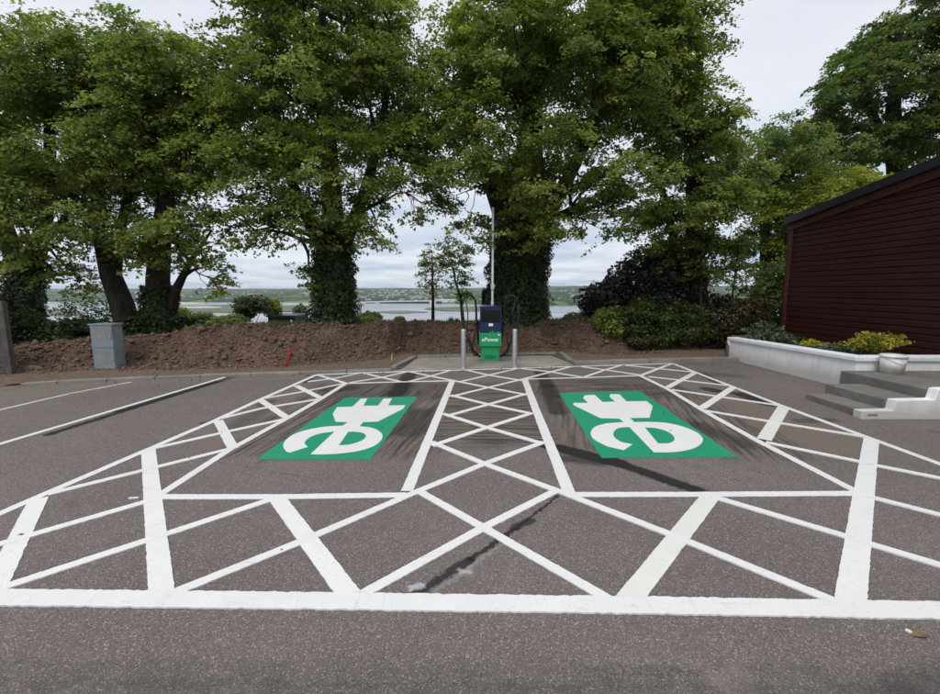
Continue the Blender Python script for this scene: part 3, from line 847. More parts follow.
# town on the far slope: hundreds of tiny houses
mbw, mbr = MB(), MB()
def house(mw, mr, x, y, z, a, b, h, rz):
    c, s = math.cos(rz), math.sin(rz)
    T = lambda px, py, pz: (x + px * c - py * s, y + px * s + py * c, z + pz)
    mw.add([T(i, j, k) for k in (-2, h) for j in (-b, b) for i in (-a, a)], [(0, 1, 5, 4), (1, 3, 7, 5), (3, 2, 6, 7), (2, 0, 4, 6)])
    o = .6; e = h * .45
    mr.add([T(-a - o, -b - o, h - .2), T(a + o, -b - o, h - .2), T(a + o, b + o, h - .2), T(-a - o, b + o, h - .2), T(-a, 0, h + e), T(a, 0, h + e)],
           [(0, 1, 5, 4), (2, 3, 4, 5), (1, 2, 5), (3, 0, 4)])
for k in range(330):
    bearing = random.choice([random.gauss(-.20, .055), random.gauss(-.14, .05), random.uniform(-.9, -.3), random.uniform(.02, .5)])
    dist = random.uniform(1620, 3300) if bearing > -.3 else random.uniform(1900, 3600)
    x, y = bearing * dist, dist
    house(mbw, mbr, x, y, hill_h(x, y), random.uniform(3.5, 7), random.uniform(3, 4.5), random.uniform(2.5, 4), random.uniform(-.6, .6))
town = mbw.build('far_town', M['farwhite']); tag(town, kind='stuff'); mbr.build('roofs', M['farroof'], town)
# big pale sheds on the far quay
wl = [(366, 301.6, 36, 'longest'), (380, 300.6, 50, ''), (392, 301.8, 44, ''), (403, 300.4, 56, ''), (414, 302.0, 60, ''), (428, 301.4, 54, ''), (446, 301.6, 38, ''), (246, 299.0, 34, ''), (254, 297.6, 26, '')]
wlab = ['small white warehouse on the far shore beside the ivy-clad trunk', 'long white warehouse on the far shore right of the ivy-clad trunk', 'white waterside shed on the far shore above the mudflat',
        'pale shed set back on the far shore above the mudflat', 'widest white shed at the far water edge', 'white shed on the far shore behind the sapling', 'white shed on the far shore right of the sapling',
        'long white farm shed on the far green slope at left', 'small white farm shed on the far green slope at left']
for (px, py, a, _), lb in zip(wl, wlab):
    r = ray(px, py); y = 1640 if px > 300 else 1950; x = r[0] / r[1] * y; z = hill_h(x, y)
    e = empty('warehouse', (x, y, z)); tag(e, lb, 'warehouse', 'pale sheds on the far shore')
    MB().box(-a, a, -14, 14, -4, 8.5).build('wall', M['farwhite'], e)
    MB().add([(-a - 1, -15, 8.3), (a + 1, -15, 8.3), (a + 1, 15, 8.3), (-a - 1, 15, 8.3), (-a, 0, 11.5), (a, 0, 11.5)], [(0, 1, 5, 4), (2, 3, 4, 5), (1, 2, 5), (3, 0, 4)]).build('roof', M['sand'], e)

# ------------------------------------------------------------------ haze
hz = NT('haze_air'); pv = hz.n('ShaderNodeVolumePrincipled')
pv.inputs['Color'].default_value = (0.80, 0.88, 1.0, 1); pv.inputs['Density'].default_value = 0.00008; pv.inputs['Anisotropy'].default_value = 0.0
hz.l(pv.outputs[0], hz.out.inputs['Volume'])
tag(MB().box(-15000, 15000, -120, 10000, SEA - 9, 75).build('haze', hz.m), kind='stuff')

# ------------------------------------------------------------------ vegetation
LEAFC = np.array([(-.5, 0, 0), (0, -.36, .10), (.62, 0, -.06), (0, .36, .10)], dtype=np.float32)
def leaves(pos, nrm, size, tint, name, m, parent=None, elong=1.0):
    """many separate folded leaf blades; pos (n,3), nrm (n,3) facing, size (n)"""
    n = len(pos)
    nrm = nrm / (np.linalg.norm(nrm, axis=1, keepdims=True) + 1e-9)
    rv = rng.normal(size=(n, 3)); a = np.cross(nrm, rv); a /= (np.linalg.norm(a, axis=1, keepdims=True) + 1e-9)
    b = np.cross(nrm, a)
    s = size[:, None, None]
    lc = LEAFC.copy(); lc[:, 0] *= elong
    V = pos[:, None, :] + s * (lc[None, :, 0:1] * a[:, None, :] + lc[None, :, 1:2] * b[:, None, :] + lc[None, :, 2:3] * nrm[:, None, :])
    base = (np.arange(n) * 4)[:, None]
    F1 = base + np.array([0, 1, 2]); F2 = base + np.array([0, 2, 3])
    Fq = np.stack([F1, F2], 1).reshape(-1, 3)
    return mesh_np(name, V.reshape(-1, 3), Fq, M[m], parent, attrs={'tint': np.repeat(tint, 2)})

def groups(pts, k, r):
    c = pts[r.choice(len(pts), k, replace=False)]
    for _ in range(6):
        lab = np.argmin(((pts[:, None] - c[None]) ** 2).sum(-1), 1)
        for j in range(k):
            if (lab == j).any(): c[j] = pts[lab == j].mean(0)
    return lab, c

def arc(a, b, n, lift, wob, r):
    a = np.array(a); b = np.array(b); L_ = np.linalg.norm(b - a); o = []
    off = r.normal(size=3) * wob * L_
    for k in range(n + 1):
        f = k / n
        o.append(a + (b - a) * f + np.array([0, 0, lift * L_]) * 4 * f * (1 - f) + off * math.sin(math.pi * f) * .5)
    return o

def tree(name, label, stems, blobs, mleaf, seed, ntips=260, nleaf=60000, lsize=.14, limbs=9, group=None, ivy=None, cl=(.36, .78), cat='tree', droop=.5, shell=.35):
    """stems: list of (points, radii); blobs: (px,py,Y,rpx,rzpx,ry)"""
    r = np.random.default_rng(seed)
    base = Vector(stems[0][0][0])
    e = empty(name, base); tag(e, label, cat, group)
    loc = lambda p: Vector(p) - base
    tr = MB()
    for pts, rad in stems:
        tr.tube([loc(p) for p in pts], rad, 12)
    # buttress flare / burrs
    tr_o = tr.build('trunk', M['bark'], e)
    # sample tips
    vols = []; B_ = []
    for (px, py, Y, rx, rz, ry) in blobs:
        c = W(px, py, Y); f = Y / F
        B_.append((np.array(c), np.array([rx * f, ry, rz * f]))); vols.append(rx * rz * f * f * ry)
    vols = np.array(vols) ** .8; cnt = np.maximum((vols / vols.sum() * ntips).astype(int), 8)
    tips = []; outd = []; cap_ = []
    for (c, s), n in zip(B_, cnt):
        d = r.normal(size=(n, 3)); d /= np.linalg.norm(d, axis=1, keepdims=True)
        rad = shell + (1 - shell) * r.random((n, 1)) ** .6
        tips.append(c + d * s * rad); outd.append(d); cap_.append(np.full(n, min(1.0, .45 + .45 * min(s[0], s[2]))))
    tips = np.concatenate(tips); outd = np.concatenate(outd)
    keep = tips[:, 2] > base.z + .6
    tips, outd = tips[keep], outd[keep]; cap_ = np.concatenate(cap_)[keep]
    # branches
    br = MB()
    stem_pts = []
    for pts, rad in stems:
        n = len(pts)
        for k in range(n - 1):
            for f in np.linspace(0, 1, 6):
                q = Vector(pts[k]).lerp(Vector(pts[k + 1]), f); stem_pts.append((np.array(q), (k + f) / (n - 1), rad[min(k, n - 1)]))
    sp = np.array([q[0] for q in stem_pts]); sf = np.array([q[1] for q in stem_pts]); sr = np.array([q[2] for q in stem_pts])
    lab, cen = groups(tips, limbs, r)
    bl = np.array(base)
    for j in range(limbs):
        T = tips[lab == j]
        if len(T) == 0: continue
        c = T.mean(0)
        cost = np.linalg.norm(sp - c, axis=1) + 1.5 * np.maximum(0, sp[:, 2] - c[2] + .8) + (sf < .3) * 5
        i = np.argmin(cost); a = sp[i]
        end = a + (c - a) * .82
        path = arc(a, end, 6, .08, .22, r); r0 = min(.16, sr[i] * .42)
        br.tube([Vector(p - bl) for p in path], list(np.linspace(r0, r0 * .42, 7)), 6)
        k2 = max(1, len(T) // 6)
        l2, c2 = groups(T, k2, r)
        for q in range(k2):
            T2 = T[l2 == q]
            if len(T2) == 0: continue
            cc2 = T2.mean(0)
            ia = r.integers(3, 7); a2 = path[ia]; end2 = a2 + (cc2 - a2) * .8
            p2 = arc(a2, end2, 4, .06, .25, r)
            br.tube([Vector(p - bl) for p in p2], list(np.linspace(r0 * .36, r0 * .16, 5)), 5)
            for tp in T2:
                p3 = arc(p2[r.integers(2, 5)], tp, 3, .05, .25, r)
                br.tube([Vector(p - bl) for p in p3], [r0 * .15, r0 * .12, r0 * .08, .006], 4)
    tag(br.build('branches', M['bark'], e), kind='stuff')
    # leaf sprays: flattened, tilted outward and hanging
    nleaf = int(nleaf * 1.0); lsize = lsize * .74
    n = len(tips)
    csz = r.uniform(cl[0], cl[1], n) * (cap_ if base.y < 15.5 and ntips > 100 else 1.0)
    wts = csz ** 2; per = np.maximum((wts / wts.sum() * nleaf).astype(int), 6)
    ci = np.repeat(np.arange(n), per); N_ = len(ci)
    # each spray holds several smaller tufts, so that outlines stay ragged
    ntuft = 7
    tuft = r.normal(size=(n, ntuft, 3)) * np.array([.52, .52, .22])
    tsel = r.integers(0, ntuft, N_)
    q = tuft[ci, tsel] + r.normal(size=(N_, 3)) * np.array([.22, .22, .10])
    rad2 = (q[:, 0] ** 2 + q[:, 1] ** 2)
    q[:, 2] -= rad2 * .38 * droop
    od = outd[ci]
    q = q * csz[ci][:, None]
    q[:, 2] -= (q[:, 0] * od[:, 0] + q[:, 1] * od[:, 1]) * droop * .55
    pos = tips[ci] + q - bl
    nrm = np.array([0, 0, 1.0]) + r.normal(size=(N_, 3)) * .55 + od * .45
    size = lsize * r.uniform(.6, 1.25, N_)
    tint = np.clip(r.normal(.5, .17, n)[ci] + r.normal(0, .14, (n, ntuft))[ci, tsel] + r.normal(0, .13, N_) + r.normal(0, .05), 0, 1)
    leaves(pos, nrm, size, tint, 'crown', mleaf, e)
    if ivy:
        for (x, f0, f1, cnt_, spread) in ivy:
            pts, rad = stems[x]
            P_ = np.array([list(loc(p)) for p in pts]); n = cnt_
            f = r.uniform(f0, f1, n) * (len(pts) - 1); i0 = np.minimum(f.astype(int), len(pts) - 2); ff = (f - i0)[:, None]
            c = P_[i0] * (1 - ff) + P_[i0 + 1] * ff; rr_ = np.array(rad)[i0] * (1 - ff[:, 0]) + np.array(rad)[i0 + 1] * ff[:, 0]
            th = r.uniform(0, 2 * math.pi, n)
            lump = .55 + .9 * np.abs(fbm(th * 1.2, f * 2.2, 3)) * 2
            rr2 = rr_ + spread * lump * r.uniform(.1, 1, n)
            d = np.stack([np.cos(th), np.sin(th), np.zeros(n)], 1)
            pos = c + d * rr2[:, None]
            leaves(pos, d + r.normal(size=(n, 3)) * .4 + np.array([0, 0, .5]), .11 * r.uniform(.6, 1.2, n), np.clip(r.normal(.5, .22, n), 0, 1), 'ivy', 'leafI', e)
    return e

def stem(pxs, rads, Ys):
    return [W(a, b, Y) for (a, b), Y in zip(pxs, Ys)], rads

GT = 'mature trees in a row behind the bank'
# 1 far left, several dark stems
tree('sycamore_tree', 'dark several-stemmed tree at the far left, partly behind the grey fence', [
    stem([(24, 350), (22, 300), (8, 235), (-15, 170), (-30, 90)], [.34, .24, .2, .16, .1], [13.2] * 5),
    stem([(26, 350), (30, 290), (45, 225), (50, 150), (48, 80)], [.32, .22, .18, .14, .09], [13.2] * 5),
    stem([(16, 350), (5, 300), (30, 250), (70, 215)], [.2, .14, .12, .08], [13.0] * 4)],
    [(0, 125, 13.2, 66, 80, 3.2), (-75, 130, 12.5, 66, 90, 3), (50, 215, 12.3, 56, 34, 2.0), (20, 235, 12.0, 30, 22, 1.4), (72, 280, 12.6, 26, 12, .8), (40, 262, 12.4, 40, 16, 1.2)], 'leafA', 21, ntips=270, nleaf=52000, group=GT,
    ivy=[(0, 0, .4, 3500, .30), (1, 0, .35, 3000, .25)])
# 2 leaning trunk
tree('sycamore_tree', 'tree with trunk leaning left behind the grey cabinet', [
    stem([(131, 340), (121, 310), (108, 275), (100, 235), (98, 180), (92, 120), (90, 60)], [.36, .24, .20, .18, .16, .13, .09], [12.8] * 7),
    stem([(133, 338), (128, 305), (116, 275), (118, 240), (130, 190), (135, 130)], [.26, .18, .15, .14, .11, .08], [13.0] * 6)],
    [(88, 82, 13.4, 58, 50, 2.6), (75, 170, 12.4, 52, 34, 2.0), (105, 230, 12.2, 48, 28, 1.6), (150, 262, 12.2, 20, 10, .7), (140, 125, 13, 34, 40, 1.8)], 'leafA', 22, ntips=230, nleaf=46000, group=GT)
# 3 upright
tree('sycamore_tree', 'tree with thick upright dark trunk between the leaning tree and the ivy trunk', [
    stem([(162, 338), (160, 310), (158, 280), (160, 245), (166, 200), (172, 140), (176, 70)], [.50, .36, .31, .28, .22, .16, .1], [13.0] * 7),
    stem([(168, 320), (176, 290), (190, 262), (212, 230)], [.18, .13, .08, .025], [12.9] * 4)],
    [(178, 82, 13.5, 42, 42, 2.6), (150, 160, 12.8, 40, 38, 2.0), (196, 165, 12.6, 30, 34, 1.6), (190, 228, 12.4, 34, 22, 1.4), (208, 120, 13.8, 22, 50, 2.0), (225, 284, 12.2, 7, 10, .4), (206, 258, 12.4, 22, 9, .8), (150, 232, 12.4, 30, 18, 1.4)], 'leafA', 23, ntips=250, nleaf=51000, group=GT,
    ivy=[(0, .0, .3, 3000, .16)])
# 4 ivy trunk
tree('sycamore_tree', 'big tree with short ivy-clad trunk left of the charger', [
    stem([(333, 335), (334, 318), (335, 290), (334, 260), (334, 225), (330, 170), (326, 90), (322, 10)], [.62, .46, .40, .38, .32, .26, .18, .1], [13.4] * 8),
    stem([(338, 270), (346, 240), (362, 200), (380, 140), (390, 70)], [.26, .22, .17, .12, .08], [13.4] * 5),
    stem([(330, 262), (318, 235), (296, 195), (280, 140), (270, 60)], [.26, .22, .17, .12, .08], [13.4] * 5)],
    [(322, 8, 13.8, 84, 66, 3.2), (310, 95, 13.2, 84, 56, 2.8), (262, 178, 12.6, 42, 44, 1.8), (335, 178, 12.4, 50, 48, 1.8), (395, 80, 13.4, 42, 62, 2.2), (405, 170, 13.0, 34, 40, 1.6), (425, 130, 14.5, 22, 60, 1.4), (432, 212, 12.9, 20, 16, .9), (240, 110, 13.6, 30, 70, 2.2), (300, 232, 12.3, 44, 20, 1.3), (368, 232, 12.5, 40, 14, 1.1), (238, 232, 12.6, 22, 20, 1.0), (306, 276, 12.9, 9, 14, .5)], 'leafA', 24, ntips=500, nleaf=112000, limbs=14, group=GT, ivy=[(0, .0, .55, 11000, .30)])
# 5 massive tree behind the charger
tree('sycamore_tree', 'massive tree with broad ivy-covered trunk directly behind the charger', [
    stem([(517, 335), (517, 312), (518, 280), (520, 245), (524, 200), (530, 140), (536, 60)], [1.0, .78, .80, .88, .66, .42, .24], [15.1] * 7),
    stem([(530, 255), (548, 215), (575, 165), (600, 100), (610, 30)], [.34, .28, .2, .14, .08], [15.1] * 5),
    stem([(512, 250), (498, 205), (478, 150), (465, 80), (460, 10)], [.34, .28, .2, .14, .08], [15.1] * 5)],
    [(560, 5, 14.2, 96, 66, 3.2), (502, 50, 13.6, 52, 56, 2.4), (590, 90, 13.6, 70, 56, 2.6), (474, 150, 12.8, 38, 52, 1.8), (452, 80, 13.8, 26, 60, 2.0), (640, 60, 14.4, 36, 70, 2.4), (540, 165, 12.4, 46, 44, 1.8), (608, 178, 13, 42, 34, 1.8), (525, 222, 12.4, 40, 26, 1.2), (582, 226, 12.8, 34, 14, 1.1), (468, 228, 12.7, 24, 22, .9), (630, 222, 13, 20, 20, .9)], 'leafA', 25, ntips=530, nleaf=122000, limbs=15, group=GT, ivy=[(0, .0, .75, 20000, .30)])
# 6 right, dark column
tree('sycamore_tree', 'tall narrow tree rising behind the hedge with dark straight trunk', [
    stem([(697, 340), (697, 300), (695, 250), (694, 190), (697, 120), (700, 40)], [.40, .34, .30, .25, .18, .1], [14.6] * 6),
    stem([(690, 320), (682, 270), (668, 215), (655, 160)], [.2, .17, .12, .08], [14.6] * 4)],
    [(674, 62, 14.6, 30, 44, 2.0), (646, 40, 14.4, 30, 50, 2.2), (684, 132, 14.2, 42, 46, 2.0), (712, 140, 14.8, 20, 30, 1.6), (690, 205, 13.8, 44, 38, 1.8), (724, 192, 14.6, 26, 36, 1.8), (700, 256, 14.4, 40, 28, 1.4), (655, 240, 14.4, 20, 18, 1.0)], 'leafA', 26, ntips=280, nleaf=66000, group=GT)
tree('background_tree', 'shaded green tree between the hedge and the far end of the timber building', [
    stem([(768, 330), (766, 270), (764, 200), (760, 150)], [.26, .2, .15, .08], [17] * 4)],
    [(768, 160, 17, 36, 40, 2.2), (778, 235, 16.4, 24, 40, 1.6), (750, 265, 16.6, 24, 40, 1.4), (790, 180, 17.5, 26, 50, 2), (815, 160, 19, 30, 36, 2)], 'leafB', 27, ntips=150, nleaf=36000, lsize=.15)
tree('background_tree', 'tall dark tree rising behind the roof of the timber building', [
    stem([(905, 330), (900, 240), (897, 170), (893, 110), (900, 30)], [.5, .42, .36, .26, .12], [20] * 5),
    stem([(897, 175), (880, 130), (860, 90)], [.24, .18, .1], [20] * 3), stem([(899, 170), (930, 110), (950, 40)], [.24, .18, .1], [20] * 3)],
    [(905, 80, 20, 52, 54, 3.2), (960, 30, 20, 56, 66, 3.2), (850, 100, 19.5, 38, 30, 2.6), (915, 140, 19, 56, 32, 2.8), (975, 110, 19, 46, 56, 2.8), (812, 122, 19.5, 32, 24, 2), (790, 140, 19.5, 22, 20, 1.6), (858, 72, 20, 26, 26, 2.2), (885, 40, 20, 26, 26, 2.2), (925, 20, 20, 34, 36, 2.8), (838, 150, 19.5, 30, 24, 2)], 'leafB', 28, ntips=400, nleaf=86000, lsize=.18)
tree('background_tree', 'bright yellow-green young tree leaning over the timber building roof edge', [
    stem([(835, 330), (833, 270), (832, 215), (830, 180)], [.16, .13, .09, .05], [16.5] * 4)],
    [(830, 190, 16.5, 44, 24, 1.6), (800, 215, 16.2, 30, 26, 1.4), (865, 185, 16.8, 28, 16, 1.2), (790, 245, 16, 18, 20, 1)], 'leafY', 29, ntips=110, nleaf=22000, lsize=.15, limbs=5)
# saplings on the lawn
tree('sapling', 'slender young tree with sparse pale crown alone on the lawn left of the charger', [
    stem([(433, 320), (433, 300), (432.5, 275), (432, 252)], [.07, .055, .035, .012], [17] * 4)],
    [(433, 272, 17, 14, 22, .6), (432, 258, 17, 10, 14, .4)], 'leafY', 31, ntips=60, nleaf=2200, lsize=.11, limbs=5, cl=(.15, .3), droop=.1)
tree('sapling', 'slender young tree close beside the left cable arm of the charger', [
    stem([(463, 322), (461, 300), (455, 280), (452, 262)], [.07, .055, .035, .012], [16] * 4)],
    [(456, 270, 16, 17, 22, .7), (466, 290, 16, 11, 12, .5), (452, 250, 15.6, 18, 20, .7)], 'leafA', 32, ntips=55, nleaf=3200, lsize=.11, limbs=5, cl=(.2, .36), droop=.4)
tree('sapling', 'thin bare-stemmed sapling in front of the dark tree right of the green hedge', [
    stem([(701, 348), (700, 320), (701, 285), (702, 240)], [.05, .045, .035, .012], [13.9] * 4)],
    [(702, 240, 13.9, 12, 16, .5)], 'leafB', 33, ntips=14, nleaf=900, lsize=.11, limbs=3, cl=(.2, .3))
tree('sapling', 'thin bare-stemmed sapling nearest the timber building', [
    stem([(729, 346), (730, 320), (733, 290), (738, 250)], [.045, .04, .03, .012], [14.0] * 4)],
    [(738, 250, 14, 12, 14, .5)], 'leafB', 34, ntips=14, nleaf=900, lsize=.11, limbs=3, cl=(.2, .3))

def bush(name, label, blobs, mleaf, seed, n, lsize, cat='shrub', group=None, up=.6, base=None, stems=5, sprigs=0, rough_=.55, elong=1.0):
    r = np.random.default_rng(seed)
    B_ = []
    for (px, py, Y, rx, rz, ry) in blobs:
        f = Y / F; B_.append((np.array(W(px, py, Y)), np.array([rx * f, ry, rz * f])))
    c0 = B_[0][0].copy(); c0[2] = min(c[2] - s[2] for c, s in B_)
    e = empty(name, Vector(c0)); tag(e, label, cat, group)
    pos = []; nr = []; ti = []
    v = np.array([s[0] * s[2] + .3 * s[1] for c, s in B_]); v = v / v.sum()
    st = MB()
    for (c, s), f in zip(B_, v):
        m_ = int(n * f); d = r.normal(size=(m_, 3)); d /= np.linalg.norm(d, axis=1, keepdims=True)
        lump = 1 + rough_ * fbm(d[:, 0] * 3 + c[0], d[:, 2] * 3 + d[:, 1] * 3, 3)
        rad = (.45 + .55 * r.random(m_) ** .5) * lump
        p_ = c + d * s * rad[:, None]
        if sprigs:      # leaves gather along shoots that stick out of the outline
            K = sprigs; sd_ = r.normal(size=(K, 3)); sd_[:, 2] = np.abs(sd_[:, 2]) + .5; sd_ /= np.linalg.norm(sd_, axis=1, keepdims=True)
            sl = r.uniform(.65, 1.35, K); k_ = r.integers(0, K, m_); ff_ = r.random(m_) ** .6
            q_ = c - np.array([0, 0, s[2] * .5]) + sd_[k_] * s * np.array([1, 1, 1.35]) * (sl[k_] * ff_)[:, None] + r.normal(size=(m_, 3)) * .022
            p_ = np.where((r.random(m_) < .75)[:, None], q_, c + (p_ - c) * .7)
        pos.append(p_); nr.append(d * (1 - up) + np.array([0, 0, up]) + r.normal(size=(m_, 3)) * .5)
        ti.append(np.clip(.5 + .9 * fbm(p_[:, 0] * 3, p_[:, 2] * 3 + p_[:, 1], 2) + r.normal(0, .15, m_), 0, 1))
        rs_ = min(.025, float(s.min()) * .03)
        for k in range(stems):
            t_ = c + r.normal(size=3) * s * .5; b_ = np.array([c[0] + r.normal() * s[0] * .3, c[1] + r.normal() * s[1] * .3, c0[2] - .1])
            st.tube([Vector(q - c0) for q in arc(b_, t_, 3, 0, .2, r)], [rs_, rs_ * .8, rs_ * .55, rs_ * .25], 5)
    pos = np.concatenate(pos) - c0
    tag(st.build('stems', M['bark'], e), kind='stuff')
    leaves(pos, np.concatenate(nr), lsize * r.uniform(.6, 1.3, len(pos)), np.concatenate(ti), 'foliage', mleaf, e, elong)
    return e

bush('purple_shrub', 'large rounded dark purple shrub standing behind the green hedge', [(650, 290, 15.2, 52, 36, 1.5), (612, 300, 15.0, 30, 22, 1.1), (668, 268, 15.4, 26, 20, 1)], 'leafP', 41, 17000, .13, group=None)
bush('hedge', 'low dark green hedge section at the top of the soil right of the charger', [(662, 325, 13.9, 44, 24, .6), (640, 322, 13.8, 32, 22, .55), (690, 324, 13.9, 26, 22, .55)], 'leafH', 42, 17000, .095, cat='hedge')
bush('shrub', 'bright yellowish green shrub at the left end of the dark green hedge', [(610, 322, 13.7, 17, 16, .5)], 'leafA', 43, 2600, .09)
bush('hedge', 'coppery brown beech hedge section behind the end of the white wall', [(722, 320, 13.9, 26, 27, .55), (745, 322, 13.9, 22, 26, .5)], 'leafC', 44, 13000, .085, cat='hedge')
bush('shrub', 'dark green shrub tucked between the copper hedge and the timber building', [(775, 300, 14.6, 22, 34, .8)], 'leafB', 45, 6000, .11)
bush('shrub', 'dry brownish low shrub at the foot of the dark green hedge', [(640, 341, 13.4, 14, 6, .3)], 'leafC', 46, 1200, .07)
bush('bramble_thicket', 'dark bramble thicket on the bank at left beneath the many-stemmed tree', [(18, 335, 12.0, 20, 26, .8), (55, 345, 12.2, 34, 16, .8), (-30, 330, 12, 40, 40, 1), (70, 328, 12.6, 30, 9, .6)], 'leafI', 47, 15000, .10, cat='thicket')
bush('shrub', 'sparse olive shrub growing over the bank behind the grey cabinet', [(92, 312, 14.4, 30, 16, .8)], 'leafB', 48, 1500, .08)
bush('ivy_clump', 'dark ivy clump at the foot of the thick upright trunk', [(148, 325, 12.9, 24, 14, .6), (180, 324, 12.9, 14, 8, .4)], 'leafI', 49, 5200, .10, cat='ivy')
bush('domed_shrub', 'clipped green dome shrub, left one of the pair beyond the bank', [(199.5, 323, 22, 17, 11, 1.0)], 'leafB', 50, 7000, .09, group='domed shrubs beyond the bank')
bush('domed_shrub', 'clipped green dome shrub, right one of the pair beyond the bank', [(229, 324, 22, 16, 9.5, 1.0)], 'leafA', 51, 6500, .09, group='domed shrubs beyond the bank')
bush('domed_shrub', 'low rounded green shrub beyond the bank right of the ivy-clad trunk', [(369, 319, 24, 13, 8, 1.0)], 'leafB', 52, 5500, .09, group='domed shrubs beyond the bank')
bush('shrub', 'yellow-green shrub beyond the bank between the upright trunk and the domed pair', [(176, 316, 19, 10, 9, .6)], 'leafY', 53, 2200, .09)
bush('garden_tree', 'small dark spreading tree beyond the bank beside the green shed', [(252, 305, 24, 17, 10, .9), (246, 312, 24, 10, 8, .6)], 'leafI', 54, 4200, .12, cat='tree', stems=4)
bush('garden_tree', 'small bright green tree touching the right side of the small dark spreading tree', [(272, 308, 25, 9, 9, .6)], 'leafY', 55, 2200, .11, cat='tree', stems=3)
bush('garden_tree', 'faint pale green tree beyond the shed roof left of the ivy-clad trunk', [(300, 313, 28, 7, 8, .6)], 'leafG', 56, 1200, .13, cat='tree', stems=3)
bush('shrub', 'tiny round dark green shrub on the lawn left of the pale sapling', [(399, 319.5, 24, 5, 3.5, .35)], 'leafB', 57, 1000, .08)
bush('shrub', 'light green bush behind the right side of the massive trunk', [(541, 312, 19, 9, 12, .6), (533, 300, 19, 6, 10, .4)], 'leafY', 58, 2600, .10)
bush('shrub', 'low pale flowering bush left of the dark purple shrub', [(578, 319, 17, 14, 7, .6), (590, 312, 16, 9, 9, .5)], 'leafG', 59, 2600, .09)
bush('shrub', 'small dark conifer-like bush close behind the charger pole', [(486, 300, 16, 4, 12, .3)], 'leafI', 60, 1500, .08)

# far-off woods along both shores and down the slope: read as one mass
r_ = np.random.default_rng(77)
pos = []; siz = []
def clump(x, y, z, s, n):
    d = r_.normal(size=(n, 3)); d /= np.linalg.norm(d, axis=1, keepdims=True); d[:, 2] = np.abs(d[:, 2])
    pos.append(np.array([x, y, z]) + d * np.array([s, s, s * .8]) * (.6 + .4 * r_.random((n, 1)))); siz.append(np.full(n, s * .42))
for k in range(2600):
    b = r_.uniform(-1.25, 1.25); y = r_.uniform(1480, 2600); x = b * y
    h = hill_h(x, y)
    if h < SEA + 1.5: continue
    if -.27 < b < -.05 and r_.random() < .35: continue
    if vnoise(x * .006, y * .004) < -.05: continue
    clump(x, y, h, r_.uniform(5, 11), 22)
pos = np.concatenate(pos); siz = np.concatenate(siz)
nn_ = r_.normal(size=pos.shape) * .5 + np.array([0, -.3, 1])
tag(leaves(pos, nn_, siz, np.clip(r_.normal(.5, .2, len(pos)), 0, 1), 'far_wood', 'leafB'), kind='stuff')

# tufts of grass and weeds on the crest of the bank
r_ = np.random.default_rng(78)
def grass(xs, ys, zs, hgt, name, m='blade'):
    n = len(xs); th = r_.uniform(0, 2 * np.pi, n); ln = r_.normal(0, .35, (n, 2)) * hgt[:, None]
    w_ = .012 + .01 * r_.random(n)
    a = np.stack([xs - np.cos(th) * w_, ys - np.sin(th) * w_, zs - .02], 1); b = np.stack([xs + np.cos(th) * w_, ys + np.sin(th) * w_, zs - .02], 1)
    c = np.stack([xs + ln[:, 0], ys + ln[:, 1], zs + hgt], 1)
    V = np.stack([a, b, c], 1).reshape(-1, 3); Fq = np.arange(3 * n).reshape(-1, 3)
    return tag(mesh_np(name, V, Fq, M[m], attrs={'tint': np.clip(r_.normal(.5, .25, n), 0, 1)}), kind='stuff')
n = 52000
xs = r_.uniform(-16, 6, n); ys = r_.uniform(12.0, 15.8, n)
tt = np.interp(xs, tx, ty)
keep = (ys > tt + 1.0 + .5 * vnoise(xs * 1.5, ys * 1.5)) & ((vnoise(xs * .8, ys * .8) > -.2) | (ys > tt + 1.7))
xs, ys = xs[keep], ys[keep]
grass(xs, ys, bank_z(xs, ys), r_.uniform(.04, .13, len(xs)), 'grass')
# scattered weeds on the lower slope
n = 5200; xs = r_.uniform(-12, 8, n); ys = np.interp(xs, tx, ty) + r_.uniform(-.3, 1.0, n)
kp = vnoise(xs * 1.1, ys * 2.5) > .10; xs, ys = xs[kp], ys[kp]
grass(xs, ys, bank_z(xs, ys), r_.uniform(.03, .08, len(xs)), 'weeds')

# clods, stones and roots in the bank
def rocks(n, size, name, m, ylo, yhi, xr=(-12.5, 6.2)):
    xs = r_.uniform(*xr, n); t_ = np.interp(xs, tx, ty); ys = t_ + r_.uniform(ylo, yhi, n)
    ys = np.maximum(ys, kerb_y(xs) + .25 + np.interp(xs, [-1.9, -1.5, 2.6, 2.9], [0, 1.7, 1.5, 0]))
    zs = bank_z(xs, ys)
    ico = np.array([(0, 0, 1), (.9, 0, .2), (.2, .85, .25), (-.75, .5, .1), (-.7, -.55, .15), (.25, -.9, .2), (.4, .35, -.6), (-.4, -.3, -.6)])
    fc = np.array([(0, 1, 2), (0, 2, 3), (0, 3, 4), (0, 4, 5), (0, 5, 1), (1, 6, 2), (2, 6, 3), (3, 7, 4), (4, 7, 5), (5, 7, 1), (1, 7, 6), (3, 6, 7)])
    s = size * r_.lognormal(0, .45, n)
    jit = ico[None] * (1 + r_.normal(0, .22, (n, 8, 3))); th = r_.uniform(0, 6.28, n); c, s_ = np.cos(th), np.sin(th)
    V = np.stack([jit[..., 0] * c[:, None] - jit[..., 1] * s_[:, None], jit[..., 0] * s_[:, None] + jit[..., 1] * c[:, None], jit[..., 2] * .75], -1) * s[:, None, None]
    V += np.stack([xs, ys, zs + s * .2], -1)[:, None, :]
    Fq = (np.arange(n) * 8)[:, None, None] + fc[None]
    return tag(mesh_np(name, V.reshape(-1, 3), Fq.reshape(-1, 3), M[m]), kind='stuff')
rocks(9000, .024, 'soil_clods', 'clod', -.5, 1.25)
